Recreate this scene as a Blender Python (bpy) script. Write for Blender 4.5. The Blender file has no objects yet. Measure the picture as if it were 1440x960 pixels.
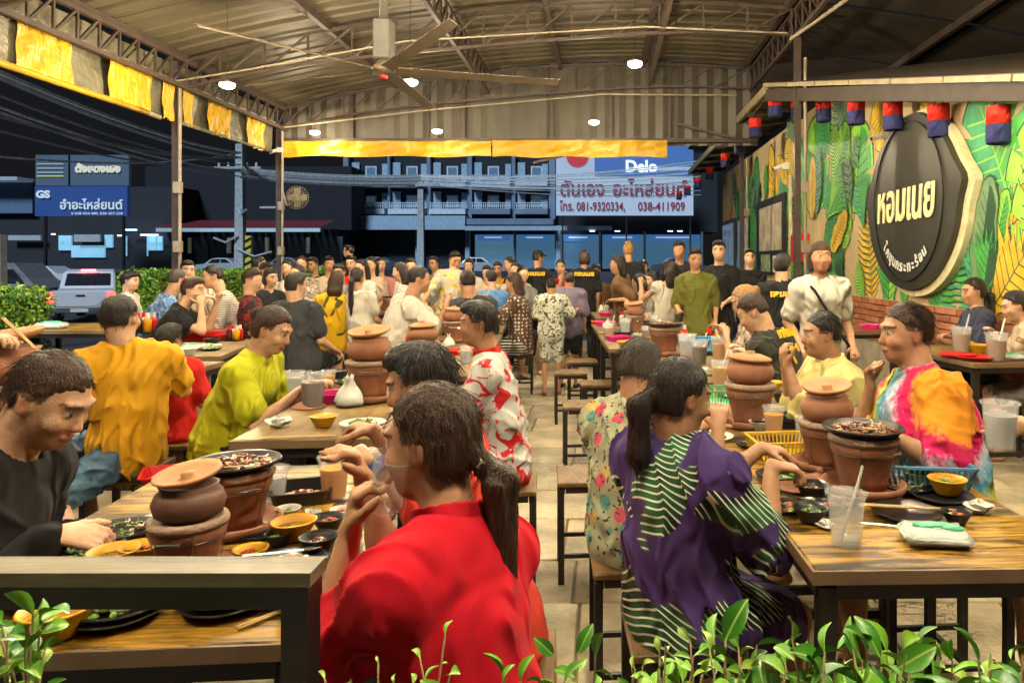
import bpy, bmesh, math, random
import numpy as np
from mathutils import Vector, Matrix, Euler
random.seed(7); np.random.seed(7)
SC = bpy.context.scene
COL = SC.collection
# ---------------------------------------------------------------- camera
cam = bpy.data.cameras.new("camera"); camo = bpy.data.objects.new("camera", cam); COL.objects.link(camo)
camo.location = (0, 0, 1.4); camo.rotation_euler = (math.radians(90), 0, 0)
cam.lens = 26; cam.sensor_width = 36; cam.shift_x = -130/1440; cam.shift_y = -109/1440
cam.clip_start = .05; cam.clip_end = 600
SC.camera = camo
# ---------------------------------------------------------------- night sky, exposure
W = bpy.data.worlds.new("World"); SC.world = W; W.use_nodes = True
bg = W.node_tree.nodes['Background']; bg.inputs[0].default_value = (.16, .17, .20, 1); bg.inputs[1].default_value = .05
SC.view_settings.view_transform = 'Standard'; SC.view_settings.look = 'None'
SC.view_settings.exposure = .15; SC.view_settings.gamma = 1
SC.cycles.max_bounces = 6; SC.cycles.diffuse_bounces = 3; SC.cycles.glossy_bounces = 2
SC.cycles.transmission_bounces = 4; SC.cycles.transparent_max_bounces = 8
SC.cycles.use_denoising = True; SC.cycles.caustics_reflective = False; SC.cycles.caustics_refractive = False
SC.cycles.sample_clamp_indirect = 4
WARM = (1, .84, .57)
LAMPS = []   # pendant lamps: x, y, z, power (built by pendant())
# ---------------------------------------------------------------- helpers
def at(px, py, Y):
    "a point at depth Y seen at photograph pixel px,py"
    return Vector(((px-850)/1040*Y, Y, 1.4-(py-371)/1040*Y))
def tag(o, label=None, cat=None, group=None, kind=None):
    if label: o['label'] = label
    if cat: o['category'] = cat
    if group: o['group'] = group
    if kind: o['kind'] = kind
    return o
def empty(name, loc=(0,0,0), rz=0, label=None, cat=None, group=None):
    o = bpy.data.objects.new(name, None); COL.objects.link(o); o.location = loc; o.rotation_euler = (0,0,rz)
    o.empty_display_size = .05
    return tag(o, label, cat, group)
def link(name, me, m=None, parent=None, loc=None, rot=None, smooth=False):
    o = bpy.data.objects.new(name, me); COL.objects.link(o)
    if m is not None and len(me.materials) == 0: me.materials.append(m)
    if parent is not None: o.parent = parent
    if loc is not None: o.location = loc
    if rot is not None: o.rotation_euler = rot
    if smooth: me.shade_smooth()
    return o
def copy_tree(o, parent=None):
    c = o.copy(); COL.objects.link(c)
    if parent is not None: c.parent = parent
    for ch in list(o.children): copy_tree(ch, c)
    return c
class MB:
    "collects shapes into one mesh"
    def __init__(s): s.v = []; s.f = []
    def add(s, vs, fs):
        n = len(s.v); s.v += [tuple(v) for v in vs]; s.f += [tuple(i+n for i in f) for f in fs]; return s
    def box(s, x0,x1,y0,y1,z0,z1):
        return s.add([(x0,y0,z0),(x1,y0,z0),(x1,y1,z0),(x0,y1,z0),(x0,y0,z1),(x1,y0,z1),(x1,y1,z1),(x0,y1,z1)],
            [(0,3,2,1),(4,5,6,7),(0,1,5,4),(1,2,6,5),(2,3,7,6),(3,0,4,7)])
    def bbox(s, x0,x1,y0,y1,z0,z1,b=.004):
        "box with bevelled edges"
        bm = bmesh.new(); bmesh.ops.create_cube(bm, size=1)
        for v in bm.verts: v.co = Vector(((x0+x1)/2+v.co.x*(x1-x0), (y0+y1)/2+v.co.y*(y1-y0), (z0+z1)/2+v.co.z*(z1-z0)))
        bmesh.ops.bevel(bm, geom=bm.edges[:], offset=b, segments=1, affect='EDGES')
        s.add([v.co for v in bm.verts], [[v.index for v in f.verts] for f in bm.faces] if not bm.verts.index_update() else []); bm.free(); return s
    def bar(s, a, b, w=.04, h=None, up=(0,0,1)):
        a = Vector(a); b = Vector(b); h = h or w; d = (b-a).normalized(); u = Vector(up)
        if abs(d.dot(u)) > .95: u = Vector((1,0,0))
        x = d.cross(u).normalized()*w/2; y = x.cross(d).normalized()*h/2
        vs = [a-x-y,a+x-y,a+x+y,a-x+y,b-x-y,b+x-y,b+x+y,b-x+y]
        return s.add(vs, [(0,1,2,3),(4,7,6,5),(0,4,5,1),(1,5,6,2),(2,6,7,3),(3,7,4,0)])
    def tube(s, pts, r, n=8, cap=True):
        pts = [Vector(p) for p in pts]; rs = r if isinstance(r,(list,tuple)) else [r]*len(pts)
        n0 = len(s.v); prev = None
        for i,p in enumerate(pts):
            d = (pts[min(i+1,len(pts)-1)]-pts[max(i-1,0)]).normalized()
            if prev is None:
                prev = d.orthogonal().normalized()
            u = (prev - d*prev.dot(d)).normalized(); prev = u; w = d.cross(u)
            for k in range(n):
                a = 2*math.pi*k/n; s.v.append(tuple(p+(u*math.cos(a)+w*math.sin(a))*rs[i]))
        for i in range(len(pts)-1):
            for k in range(n):
                a=n0+i*n+k; b=n0+i*n+(k+1)%n; s.f.append((a,b,b+n,a+n))
        if cap: s.f.append(tuple(n0+k for k in reversed(range(n)))); e=n0+(len(pts)-1)*n; s.f.append(tuple(e+k for k in range(n)))
        return s
    def lathe(s, prof, n=24, c=(0,0,0), sx=1, sy=1):
        n0 = len(s.v)
        for r,z in prof:
            for k in range(n):
                a = 2*math.pi*k/n; s.v.append((c[0]+r*math.cos(a)*sx, c[1]+r*math.sin(a)*sy, c[2]+z))
        for i in range(len(prof)-1):
            for k in range(n):
                a=n0+i*n+k; b=n0+i*n+(k+1)%n; s.f.append((a,b,b+n,a+n))
        if prof[0][0] > 1e-4: s.f.append(tuple(n0+k for k in reversed(range(n))))
        if prof[-1][0] > 1e-4: e=n0+(len(prof)-1)*n; s.f.append(tuple(e+k for k in range(n)))
        return s
    def ball(s, c, r, n=6, sx=1, sy=1, sz=1):
        return s.lathe([(r*math.sin(math.pi*i/n), -r*sz*math.cos(math.pi*i/n)) for i in range(n+1)], n=max(5,n+2), c=c, sx=sx, sy=sy)
    def me(s, name):
        m = bpy.data.meshes.new(name); m.from_pydata(s.v, [], s.f); m.validate(); m.update(); return m
    def build(s, name, m, parent=None, smooth=False, **k): return link(name, s.me(name), m, parent, smooth=smooth, **k)
def poly_mesh(name, pts, depth=.01, axis='y'):
    "extrude a 2-D outline (u,v) -> x,z plane, thickness along y"
    bm = bmesh.new(); vs = [bm.verts.new((p[0],0,p[1])) for p in pts]; f = bm.faces.new(vs)
    r = bmesh.ops.extrude_face_region(bm, geom=[f]); 
    for v in r['geom']:
        if isinstance(v, bmesh.types.BMVert): v.co.y += depth
    bmesh.ops.recalc_face_normals(bm, faces=bm.faces[:]); bmesh.ops.triangulate(bm, faces=[f for f in bm.faces if len(f.verts)>4])
    m = bpy.data.meshes.new(name); bm.to_mesh(m); bm.free(); return m
# ---------------------------------------------------------------- materials
MATS = {}
def nt(name):
    m = bpy.data.materials.new(name); m.use_nodes = True; t = m.node_tree
    return m, t, t.nodes['Principled BSDF'], lambda ty, **k: _n(t, ty, **k)
def _n(t, ty, **k):
    n = t.nodes.new(ty)
    for a,b in k.items():
        if a.startswith('i_'): n.inputs[int(a[2:]) if a[2:].isdigit() else a[2:]].default_value = b
        else: setattr(n, a, b)
    return n
def ramp(t, stops, interp='LINEAR'):
    r = t.nodes.new('ShaderNodeValToRGB'); r.color_ramp.interpolation = interp
    e = r.color_ramp.elements
    while len(e) < len(stops): e.new(.5)
    for i,(p,c) in enumerate(stops): e[i].position = p; e[i].color = (*c[:3],1) if len(c)>=3 else c
    return r
def coords(t, scale=(1,1,1), kind='Object', rot=(0,0,0)):
    tc = t.nodes.new('ShaderNodeTexCoord'); mp = t.nodes.new('ShaderNodeMapping'); mp.inputs['Scale'].default_value = scale
    mp.inputs['Rotation'].default_value = rot
    t.links.new(tc.outputs[kind], mp.inputs[0]); return mp.outputs[0]
def bump(t, P, h, dist=.01, st=.5):
    b = t.nodes.new('ShaderNodeBump'); b.inputs['Strength'].default_value = st; b.inputs['Distance'].default_value = dist
    t.links.new(h, b.inputs['Height']); t.links.new(b.outputs[0], P.inputs['Normal']); return b
def mat(name, col, rough=.6, metal=0, var=.25, vs=6, bmp=.3, bs=40, bd=.003, spec=.5, emit=None, es=1, coat=0, alpha=1, trans=0, scale=(1,1,1), col2=None):
    if name in MATS: return MATS[name]
    m, t, P, N = nt(name); L = t.links.new
    c = coords(t, scale)
    n = N('ShaderNodeTexNoise'); n.inputs['Scale'].default_value = vs; n.inputs['Detail'].default_value = 6; n.inputs['Roughness'].default_value=.62
    L(c, n.inputs['Vector'])
    a = tuple(x*(1-var) for x in col); b = col2 or tuple(min(1,x*(1+var)) for x in col)
    r = ramp(t, [(.3,a),(.7,b)]); L(n.outputs[0], r.inputs[0]); L(r.outputs[0], P.inputs['Base Color'])
    P.inputs['Roughness'].default_value = rough; P.inputs['Metallic'].default_value = metal
    P.inputs['Specular IOR Level'].default_value = spec
    if coat: P.inputs['Coat Weight'].default_value = coat
    if trans: P.inputs['Transmission Weight'].default_value = trans; P.inputs['IOR'].default_value=1.15
    if alpha < 1: P.inputs['Alpha'].default_value = alpha
    if bmp:
        n2 = N('ShaderNodeTexNoise'); n2.inputs['Scale'].default_value = bs; n2.inputs['Detail'].default_value = 5; L(c, n2.inputs['Vector'])
        bump(t, P, n2.outputs[0], bd, bmp)
    if emit is not None: P.inputs['Emission Color'].default_value = (*emit,1); P.inputs['Emission Strength'].default_value = es
    MATS[name] = m; return m
def glow(name, col, s):
    if name in MATS: return MATS[name]
    m, t, P, N = nt(name); P.inputs['Base Color'].default_value = (*col,1); P.inputs['Emission Color'].default_value=(*col,1); P.inputs['Emission Strength'].default_value = s
    MATS[name] = m; return m
def cloth(name, col, kind='plain', cols=None, sc=1, rough=.85, off=(0,0,0)):
    if name in MATS: return MATS[name]
    m, t, P, N = nt(name); L = t.links.new
    c = coords(t); P.inputs['Roughness'].default_value = rough; P.inputs['Specular IOR Level'].default_value=.25
    P.inputs['Sheen Weight'].default_value = .03
    def noise(scale, det=3, dist=0, vec=None):
        n = N('ShaderNodeTexNoise'); n.inputs['Scale'].default_value=scale; n.inputs['Detail'].default_value=det; n.inputs['Distortion'].default_value=dist
        L(vec or c, n.inputs['Vector']); return n.outputs[0]
    def mixc(f, a, b):
        x = N('ShaderNodeMix'); x.data_type='RGBA'
        for s,v in ((6,a),(7,b)):
            if isinstance(v, tuple): x.inputs[s].default_value=(*v,1)
            else: L(v, x.inputs[s])
        if isinstance(f,(int,float)): x.inputs[0].default_value=f
        else: L(f, x.inputs[0])
        return x.outputs[2]
    def thr(v, a, b):
        r = N('ShaderNodeMapRange'); r.inputs[1].default_value=a; r.inputs[2].default_value=b; L(v, r.inputs[0]); return r.outputs[0]
    if kind == 'plain':
        base = mixc(noise(5), tuple(x*.82 for x in col), tuple(min(1,x*1.12) for x in col))
    elif kind == 'polka':
        v = N('ShaderNodeTexVoronoi'); v.inputs['Scale'].default_value=26*sc; v.inputs['Randomness'].default_value=.3; L(c, v.inputs['Vector'])
        base = mixc(thr(v.outputs['Distance'], .30,.36), cols[0], col)
    elif kind == 'blotch':
        base = mixc(thr(noise(22*sc,3,1.5), .52,.55), col, cols[0])
        base = mixc(thr(noise(9*sc,2,.6), .60,.64), base, cols[-1])
    elif kind == 'palm':
        # feathered palm leaves: thin pale ribs fanning over dark green fronds on a purple ground
        gsel = thr(noise(4.2*sc,2,.5), .515,.53)
        w = N('ShaderNodeTexWave'); w.wave_type='BANDS'; w.bands_direction='DIAGONAL'; w.inputs['Scale'].default_value=27*sc; w.inputs['Distortion'].default_value=9; w.inputs['Detail'].default_value=0; w.inputs['Detail Scale'].default_value=.22
        L(c, w.inputs['Vector'])
        frond = mixc(thr(w.outputs['Fac'], .80,.88), mixc(thr(noise(7,1),.45,.6),(.008,.012,.012),(.03,.14,.05)), (.72,.78,.62))
        base = mixc(gsel, col, frond)
    elif kind == 'flower':
        v = N('ShaderNodeTexVoronoi'); v.inputs['Scale'].default_value=15*sc; L(c, v.inputs['Vector'])
        hs = N('ShaderNodeSeparateColor'); L(v.outputs['Color'], hs.inputs[0])
        rr = ramp(t, [(0,cols[0]),(.22,cols[1]),(.45,cols[2]),(.7,cols[3])], 'CONSTANT'); L(hs.outputs[0], rr.inputs[0])
        base = mixc(thr(v.outputs['Distance'], .38,.46), rr.outputs[0], col)
        base = mixc(thr(noise(60,2),.60,.63), base, (.03,.07,.06))
    elif kind == 'tie':
        sp = N('ShaderNodeSeparateXYZ'); L(c, sp.inputs[0])
        mp = N('ShaderNodeVectorMath', operation='SUBTRACT'); mp.inputs[1].default_value = off; L(c, mp.inputs[0])
        ln = N('ShaderNodeVectorMath', operation='LENGTH'); L(mp.outputs[0], ln.inputs[0])
        ns = N('ShaderNodeMath', operation='MULTIPLY_ADD'); L(noise(34,4,1.2), ns.inputs[0]); ns.inputs[1].default_value=.11; L(ln.outputs['Value'], ns.inputs[2])
        rr = ramp(t, [(0,(.75,.28,.02)),(.20,(.78,.30,.02)),(.225,(.72,.01,.10)),(.275,(.75,.02,.16)),(.31,(.55,.65,.75)),(.36,(.04,.30,.50)),(.42,(.45,.6,.1)),(.46,(.8,.6,.05)),(.5,(.72,.02,.15)),(.56,(.05,.4,.5)),(.7,(.6,.7,.1))]); L(ns.outputs[0], rr.inputs[0])
        base = rr.outputs[0]
    elif kind == 'stripe':
        w = N('ShaderNodeTexWave'); w.inputs['Scale'].default_value=12*sc; w.inputs['Distortion'].default_value=1.2; w.bands_direction='Z'; L(c, w.inputs['Vector'])
        base = mixc(thr(w.outputs['Fac'], .45,.55), col, cols[0])
    elif kind == 'rib':
        w = N('ShaderNodeTexWave'); w.inputs['Scale'].default_value=44; w.bands_direction='X'; L(c, w.inputs['Vector'])
        base = mixc(w.outputs['Fac'], tuple(x*.8 for x in col), col)
    elif kind == 'denim':
        base = mixc(noise(60,4), tuple(x*.7 for x in col), tuple(min(1,x*1.4) for x in col))
    L(base, P.inputs['Base Color'])
    f2 = noise(240,2); rn = N('ShaderNodeTexNoise'); rn.noise_type='RIDGED_MULTIFRACTAL'; rn.inputs['Scale'].default_value=6.5; rn.inputs['Detail'].default_value=1.6; rn.inputs['Distortion'].default_value=1.1
    L(coords(t,(1.3,1.3,.75)), rn.inputs['Vector'])
    ad = N('ShaderNodeMath', operation='MULTIPLY_ADD'); L(f2, ad.inputs[0]); ad.inputs[1].default_value=.007; L(rn.outputs[0], ad.inputs[2])
    bump(t, P, ad.outputs[0], .10, .8)
    MATS[name] = m; return m
def skin_mat():
    m, t, P, N = nt('skin'); L = t.links.new
    a = N('ShaderNodeVertexColor'); a.layer_name = 'Col'
    n = N('ShaderNodeTexNoise'); n.inputs['Scale'].default_value=30; n.inputs['Detail'].default_value=5; L(coords(t), n.inputs['Vector'])
    r = ramp(t, [(.3,(.82,.78,.78)),(.7,(1.12,1.08,1.06))]); L(n.outputs[0], r.inputs[0])
    x = N('ShaderNodeMix'); x.data_type='RGBA'; x.blend_type='MULTIPLY'; x.inputs[0].default_value=1; L(a.outputs[0], x.inputs[6]); L(r.outputs[0], x.inputs[7])
    L(x.outputs[2], P.inputs['Base Color']); P.inputs['Roughness'].default_value=.48; P.inputs['Specular IOR Level'].default_value=.4
    P.inputs['Subsurface Weight'].default_value=0.0
    n2 = N('ShaderNodeTexNoise'); n2.inputs['Scale'].default_value=160; n2.inputs['Detail'].default_value=5; L(coords(t), n2.inputs['Vector']); bump(t, P, n2.outputs[0], .003, .4)
    rr = N('ShaderNodeMapRange'); rr.inputs[3].default_value=.30; rr.inputs[4].default_value=.58; L(n.outputs[0], rr.inputs[0]); L(rr.outputs[0], P.inputs['Roughness'])
    return m
def hair_mat(name, col):
    if name in MATS: return MATS[name]
    m, t, P, N = nt(name); L = t.links.new
    w = N('ShaderNodeTexNoise'); w.inputs['Scale'].default_value=1; w.inputs['Detail'].default_value=5; w.inputs['Distortion'].default_value=.8
    L(coords(t, (240,240,26)), w.inputs['Vector'])
    r = ramp(t, [(.35,tuple(x*.35 for x in col)),(.72,tuple(min(1,x*2.4) for x in col))]); L(w.outputs[0], r.inputs[0]); L(r.outputs[0], P.inputs['Base Color'])
    P.inputs['Roughness'].default_value=.38; bump(t, P, w.outputs[0], .008, .9)
    MATS[name] = m; return m
def wood(name, dark, light, rough=.35, sc=(2,16,16), th=(.35,.7), wear=None):
    if name in MATS: return MATS[name]
    m, t, P, N = nt(name); L = t.links.new
    c = coords(t, sc)
    n = N('ShaderNodeTexNoise'); n.inputs['Scale'].default_value=1.3; n.inputs['Detail'].default_value=9; n.inputs['Roughness'].default_value=.72; n.inputs['Distortion'].default_value=.9; L(c, n.inputs['Vector'])
    mid = tuple((a+b)/2 for a,b in zip(dark,light))
    r = ramp(t, [(th[0],dark),((th[0]+th[1])/2,mid),(th[1],light)]); L(n.outputs[0], r.inputs[0])
    n3 = N('ShaderNodeTexNoise'); n3.inputs['Scale'].default_value=3.1; n3.inputs['Detail'].default_value=4; L(coords(t), n3.inputs['Vector'])
    r3 = ramp(t, [(.35,(.45,.42,.4)),(.65,(1.15,1.1,1.0))]); L(n3.outputs[0], r3.inputs[0])
    x = N('ShaderNodeMix'); x.data_type='RGBA'; x.blend_type='MULTIPLY'; x.inputs[0].default_value=.8; L(r.outputs[0], x.inputs[6]); L(r3.outputs[0], x.inputs[7])
    L(x.outputs[2], P.inputs['Base Color'])
    rr = N('ShaderNodeMapRange'); rr.inputs[3].default_value=rough+.2; rr.inputs[4].default_value=rough-.08; L(n.outputs[0], rr.inputs[0]); L(rr.outputs[0], P.inputs['Roughness'])
    bump(t, P, n.outputs[0], .004, .5)
    MATS[name] = m; return m
SKIN = skin_mat()
STEEL = mat('dark_steel', (.022,.018,.016), .42, .3, bmp=.15)
RAILTOP = wood('worn_rail', (.10,.085,.05), (.30,.26,.17), .4)
TOP = wood('table_wood', (.035,.016,.005), (.66,.38,.05), .30, (2.6,22,22), (.42,.57))
TOP2 = wood('pale_table_wood', (.12,.07,.025), (.42,.29,.12), .34, (9,2.2,9), (.3,.7))
SEATW = wood('stool_wood', (.10,.05,.015), (.40,.24,.09), .38, (14,3,14), (.3,.7))
CLAY = mat('terracotta', (.30,.125,.065), .75, var=.35, vs=9, bmp=.5, bs=50, bd=.004)
CLAYD = mat('sooty_clay', (.14,.065,.04), .55, var=.5, vs=7, bmp=.4, bs=40, bd=.004)
ASH = mat('ash_rim', (.36,.24,.17), .9, var=.3, vs=20, bmp=.8, bs=60, bd=.01)
BLACKP = mat('black_melamine', (.012,.012,.013), .28, var=.3, bmp=.1)
YELP = mat('yellow_plastic', (.68,.36,.015), .32, var=.08, bmp=.05)
REDP = mat('red_plastic', (.62,.012,.015), .35, var=.1, bmp=.05)
BLUEP = mat('blue_plastic', (.10,.38,.62), .35, var=.1, bmp=.05)
GREENP = mat('green_plastic', (.08,.5,.22), .35, var=.1, bmp=.05)
PINKP = mat('pink_plastic', (.75,.02,.22), .35, var=.1, bmp=.05)
YBASK = mat('yellow_basket_plastic', (.75,.48,.03), .35, var=.1, bmp=.05)
WHITEP = mat('white_plastic', (.62,.62,.56), .5, var=.15, bmp=.4, bs=25, bd=.01)
PAPER = mat('tissue_paper', (.72,.70,.64), .9, var=.1, bmp=.8, bs=40, bd=.01)
CLEAR = mat('clear_plastic_cup', (.9,.92,.92), .12, var=.03, bmp=.1, alpha=.22)
CLEARW = mat('wrapper_plastic', (.85,.95,.88), .15, var=.03, bmp=.9, bs=30, bd=.02, alpha=.5)
ORANGEJ = mat('orange_drink', (.85,.36,.01), .25, var=.1, bmp=0)
COLA = mat('brown_iced_drink', (.10,.028,.012), .2, var=.3, bmp=0)
BAMBOO = mat('bamboo_chopstick', (.55,.38,.16), .5)
SPOONM = mat('spoon_steel', (.6,.6,.6), .25, 1, bmp=0)
FOODM = [mat('grilled_meat', (.22,.06,.03), .45, var=.5, vs=60, bmp=.6, bs=120), mat('noodle_food', (.60,.36,.12), .5, var=.4, vs=60, bmp=.6, bs=120),
         mat('leafy_veg', (.16,.30,.05), .5, var=.5, vs=60, bmp=.6, bs=120), mat('raw_meat', (.50,.10,.08), .35, var=.5, vs=50, bmp=.4),
         mat('pale_squid', (.62,.55,.42), .4, var=.3, vs=50, bmp=.5), mat('red_chilli', (.6,.08,.02), .4, var=.4, vs=70)]
# ---------------------------------------------------------------- figures: signed-distance bodies meshed with surface nets
V3 = lambda *a: np.array(a, dtype=np.float64)
def nrm(v): v = np.asarray(v, float); return v/(np.linalg.norm(v)+1e-9)
def rot_axis(v, k, a):
    k = nrm(k); return v*math.cos(a)+np.cross(k,v)*math.sin(a)+k*np.dot(k,v)*(1-math.cos(a))
def cone(a,b,r1,r2): return ('c',np.asarray(a,float),np.asarray(b,float),r1,r2)
def econe(a,b,s,rx1,ry1,rx2,ry2): return ('x',np.asarray(a,float),np.asarray(b,float),nrm(s),rx1,ry1,rx2,ry2)
def ell(c,R,rad): return ('e',np.asarray(c,float),np.asarray(R,float),np.asarray(rad,float))
def infl(p,t):
    if p[0]=='c': return ('c',p[1],p[2],p[3]+t,p[4]+t)
    if p[0]=='x': return ('x',p[1],p[2],p[3],p[4]+t,p[5]+t,p[6]+t,p[7]+t)
    return ('e',p[1],p[2],p[3]+t)
class Field:
    def __init__(s, prims, res, pad=.03):
        lo=[];hi=[]
        for p in prims:
            l,h = s.bb(p); lo.append(l);hi.append(h)
        s.lo = np.min(lo,0)-pad-2*res; s.hi=np.max(hi,0)+pad+2*res; s.res=res
        s.n = np.ceil((s.hi-s.lo)/res).astype(int)+1
        s.D = np.full(s.n, .25, np.float32)
        s.ax = [s.lo[i]+np.arange(s.n[i])*res for i in range(3)]
    @staticmethod
    def bb(p):
        if p[0]=='c': r=np.array([[p[3]],[p[4]]]); q=np.array([p[1],p[2]])
        elif p[0]=='x': r=np.array([[max(p[4],p[5])],[max(p[6],p[7])]]); q=np.array([p[1],p[2]])
        else: r=np.array([[max(p[3])]]); q=np.array([p[1]])
        return (q-r).min(0),(q+r).max(0)
    def sub(s, p, m):
        l,h = s.bb(p); i0=np.maximum(((l-m-s.lo)/s.res).astype(int),0); i1=np.minimum(np.ceil((h+m-s.lo)/s.res).astype(int)+1,s.n)
        if (i1<=i0).any(): return None,None
        sl=tuple(slice(a,b) for a,b in zip(i0,i1))
        X,Y,Z=np.meshgrid(*[s.ax[i][sl[i]] for i in range(3)],indexing='ij')
        return sl,np.stack([X,Y,Z],-1)
    @staticmethod
    def dist(p,Q):
        if p[0]=='e':
            q=(Q-p[1])@p[2].T; k0=np.sqrt(((q/p[3])**2).sum(-1)); k1=np.sqrt(((q/p[3]**2)**2).sum(-1))+1e-9
            return k0*(k0-1)/k1
        a,b=p[1],p[2]; ba=b-a; t=np.clip(((Q-a)@ba)/(ba@ba+1e-12),0,1); q=Q-a-t[...,None]*ba
        if p[0]=='c': return np.sqrt((q*q).sum(-1))-(p[3]+(p[4]-p[3])*t)
        rx=p[4]+(p[6]-p[4])*t; ry=p[5]+(p[7]-p[5])*t; qs=q@p[3]; qr2=np.maximum((q*q).sum(-1)-qs*qs,0)
        return (np.sqrt((qs/rx)**2+qr2/ry**2)-1)*np.minimum(rx,ry)
    def add(s,p,k=.02):
        m=k+3*s.res; sl,Q=s.sub(p,m)
        if sl is None: return
        d=s.dist(p,Q).astype(np.float32); a=s.D[sl]
        if k>0:
            h=np.clip(.5+.5*(a-d)/k,0,1); s.D[sl]=a+(d-a)*h-k*h*(1-h)
        else: s.D[sl]=np.minimum(a,d)
    def carve(s,p,k=.01):
        sl,Q=s.sub(p,k+3*s.res)
        if sl is None: return
        d=-s.dist(p,Q).astype(np.float32); a=s.D[sl]; h=np.clip(.5-.5*(a-d)/k,0,1); s.D[sl]=a+(d-a)*h+k*h*(1-h)
    def near(s,w):
        return np.abs(s.D)<w
    def disp(s,fn,w=.03):
        m=s.near(w); idx=np.argwhere(m)
        if len(idx)==0: return
        P=s.lo+idx*s.res; s.D[m]+=fn(P).astype(np.float32)
    def cut(s,fn):
        X,Y,Z=np.meshgrid(*s.ax,indexing='ij',sparse=True); s.D=np.maximum(s.D,fn(X,Y,Z).astype(np.float32))
    def mesh(s):
        D=s.D; I=D<0
        c=np.zeros(tuple(s.n-1),np.int8)
        for i in (0,1):
            for j in (0,1):
                for k in (0,1): c+=I[i:s.n[0]-1+i,j:s.n[1]-1+j,k:s.n[2]-1+k]
        act=(c>0)&(c<8); idx=np.argwhere(act); n=len(idx)
        if n==0: return None
        ID=np.full(act.shape,-1,np.int32); ID[act]=np.arange(n)
        acc=np.zeros((n,3)); cnt=np.zeros((n,1))
        cor=[(i,j,k) for i in (0,1) for j in (0,1) for k in (0,1)]
        val={q:D[idx[:,0]+q[0],idx[:,1]+q[1],idx[:,2]+q[2]] for q in cor}
        for q in cor:
            for ax in range(3):
                if q[ax]==0:
                    r=list(q); r[ax]=1; r=tuple(r); a=val[q]; b=val[r]; m=(a<0)!=(b<0)
                    t=np.where(m,a/np.where(m,a-b,1),0); p=np.tile(np.array(q,float),(n,1)); p[:,ax]+=t
                    acc+=p*m[:,None]; cnt+=m[:,None]
        V=s.lo+(idx+acc/np.maximum(cnt,1))*s.res
        F=[]
        for ax in range(3):
            u,v=[a for a in range(3) if a!=ax]
            sl0=[slice(1,-1)]*3; sl1=[slice(1,-1)]*3; sl0[ax]=slice(0,-1); sl1[ax]=slice(1,None)
            A=I[tuple(sl0)]; B=I[tuple(sl1)]; m=A!=B; e=np.argwhere(m)
            off=np.array([1,1,1]); off[ax]=0; e=e+off
            fl=I[e[:,0],e[:,1],e[:,2]]
            def g(du,dv):
                q=e.copy(); q[:,u]-=du; q[:,v]-=dv; return ID[q[:,0],q[:,1],q[:,2]]
            f=np.stack([g(1,1),g(0,1),g(0,0),g(1,0)],1)
            if ax==1: fl=~fl
            f[~fl]=f[~fl][:,::-1]; F.append(f)
        F=np.concatenate(F); F=F[(F>=0).all(1)]
        return V,F
def np_mesh(name,V,F,cols=None):
    m=bpy.data.meshes.new(name); m.vertices.add(len(V)); m.vertices.foreach_set('co',V.astype(np.float32).ravel())
    nf=len(F); m.loops.add(nf*4); m.loops.foreach_set('vertex_index',F.astype(np.int32).ravel())
    m.polygons.add(nf); m.polygons.foreach_set('loop_start',np.arange(nf,dtype=np.int32)*4)
    m.polygons.foreach_set('use_smooth',np.ones(nf,bool)); m.update(calc_edges=True)
    if cols is not None:
        a=m.color_attributes.new('Col','FLOAT_COLOR','POINT'); a.data.foreach_set('color',np.concatenate([cols,np.ones((len(V),1))],1).astype(np.float32).ravel())
    return m
def folds(seed,amp=.004):
    r=np.random.RandomState(seed); a=[nrm(r.randn(3)*[1,1,.8]) for _ in range(8)]; ph=r.rand(8)*6
    def f(P):
        w=np.sin(P@a[3]*11+ph[3])*2.4+np.sin(P@a[4]*19+ph[4])*1.2
        w2=np.sin(P@a[6]*13+ph[6])*2.4+np.sin(P@a[7]*23+ph[7])
        m=np.clip(np.sin(P@a[5]*8+ph[5])*.8+.45,0,1); m2=np.clip(np.sin(P@a[4]*9+ph[2])*.8+.4,0,1)
        rg=lambda x:(1-np.abs(np.sin(x)))**2
        return amp*(.5-1.7*m*rg(P@a[0]*34+w)-1.5*m2*rg(P@a[1]*42+w2)-.7*rg(P@a[2]*60+w*1.5)*m)
    return f
def ik(a,t,l1,l2,pole):
    a=np.asarray(a,float);t=np.asarray(t,float); d=t-a; L=np.linalg.norm(d)
    if L>(l1+l2)*.995: sc=L/((l1+l2)*.995); l1*=sc; l2*=sc
    x=(l1*l1-l2*l2+L*L)/(2*L); h=math.sqrt(max(l1*l1-x*x,0)); u=d/L; p=np.asarray(pole,float); p=nrm(p-u*(p@u))
    return a+u*x+p*h
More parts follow.
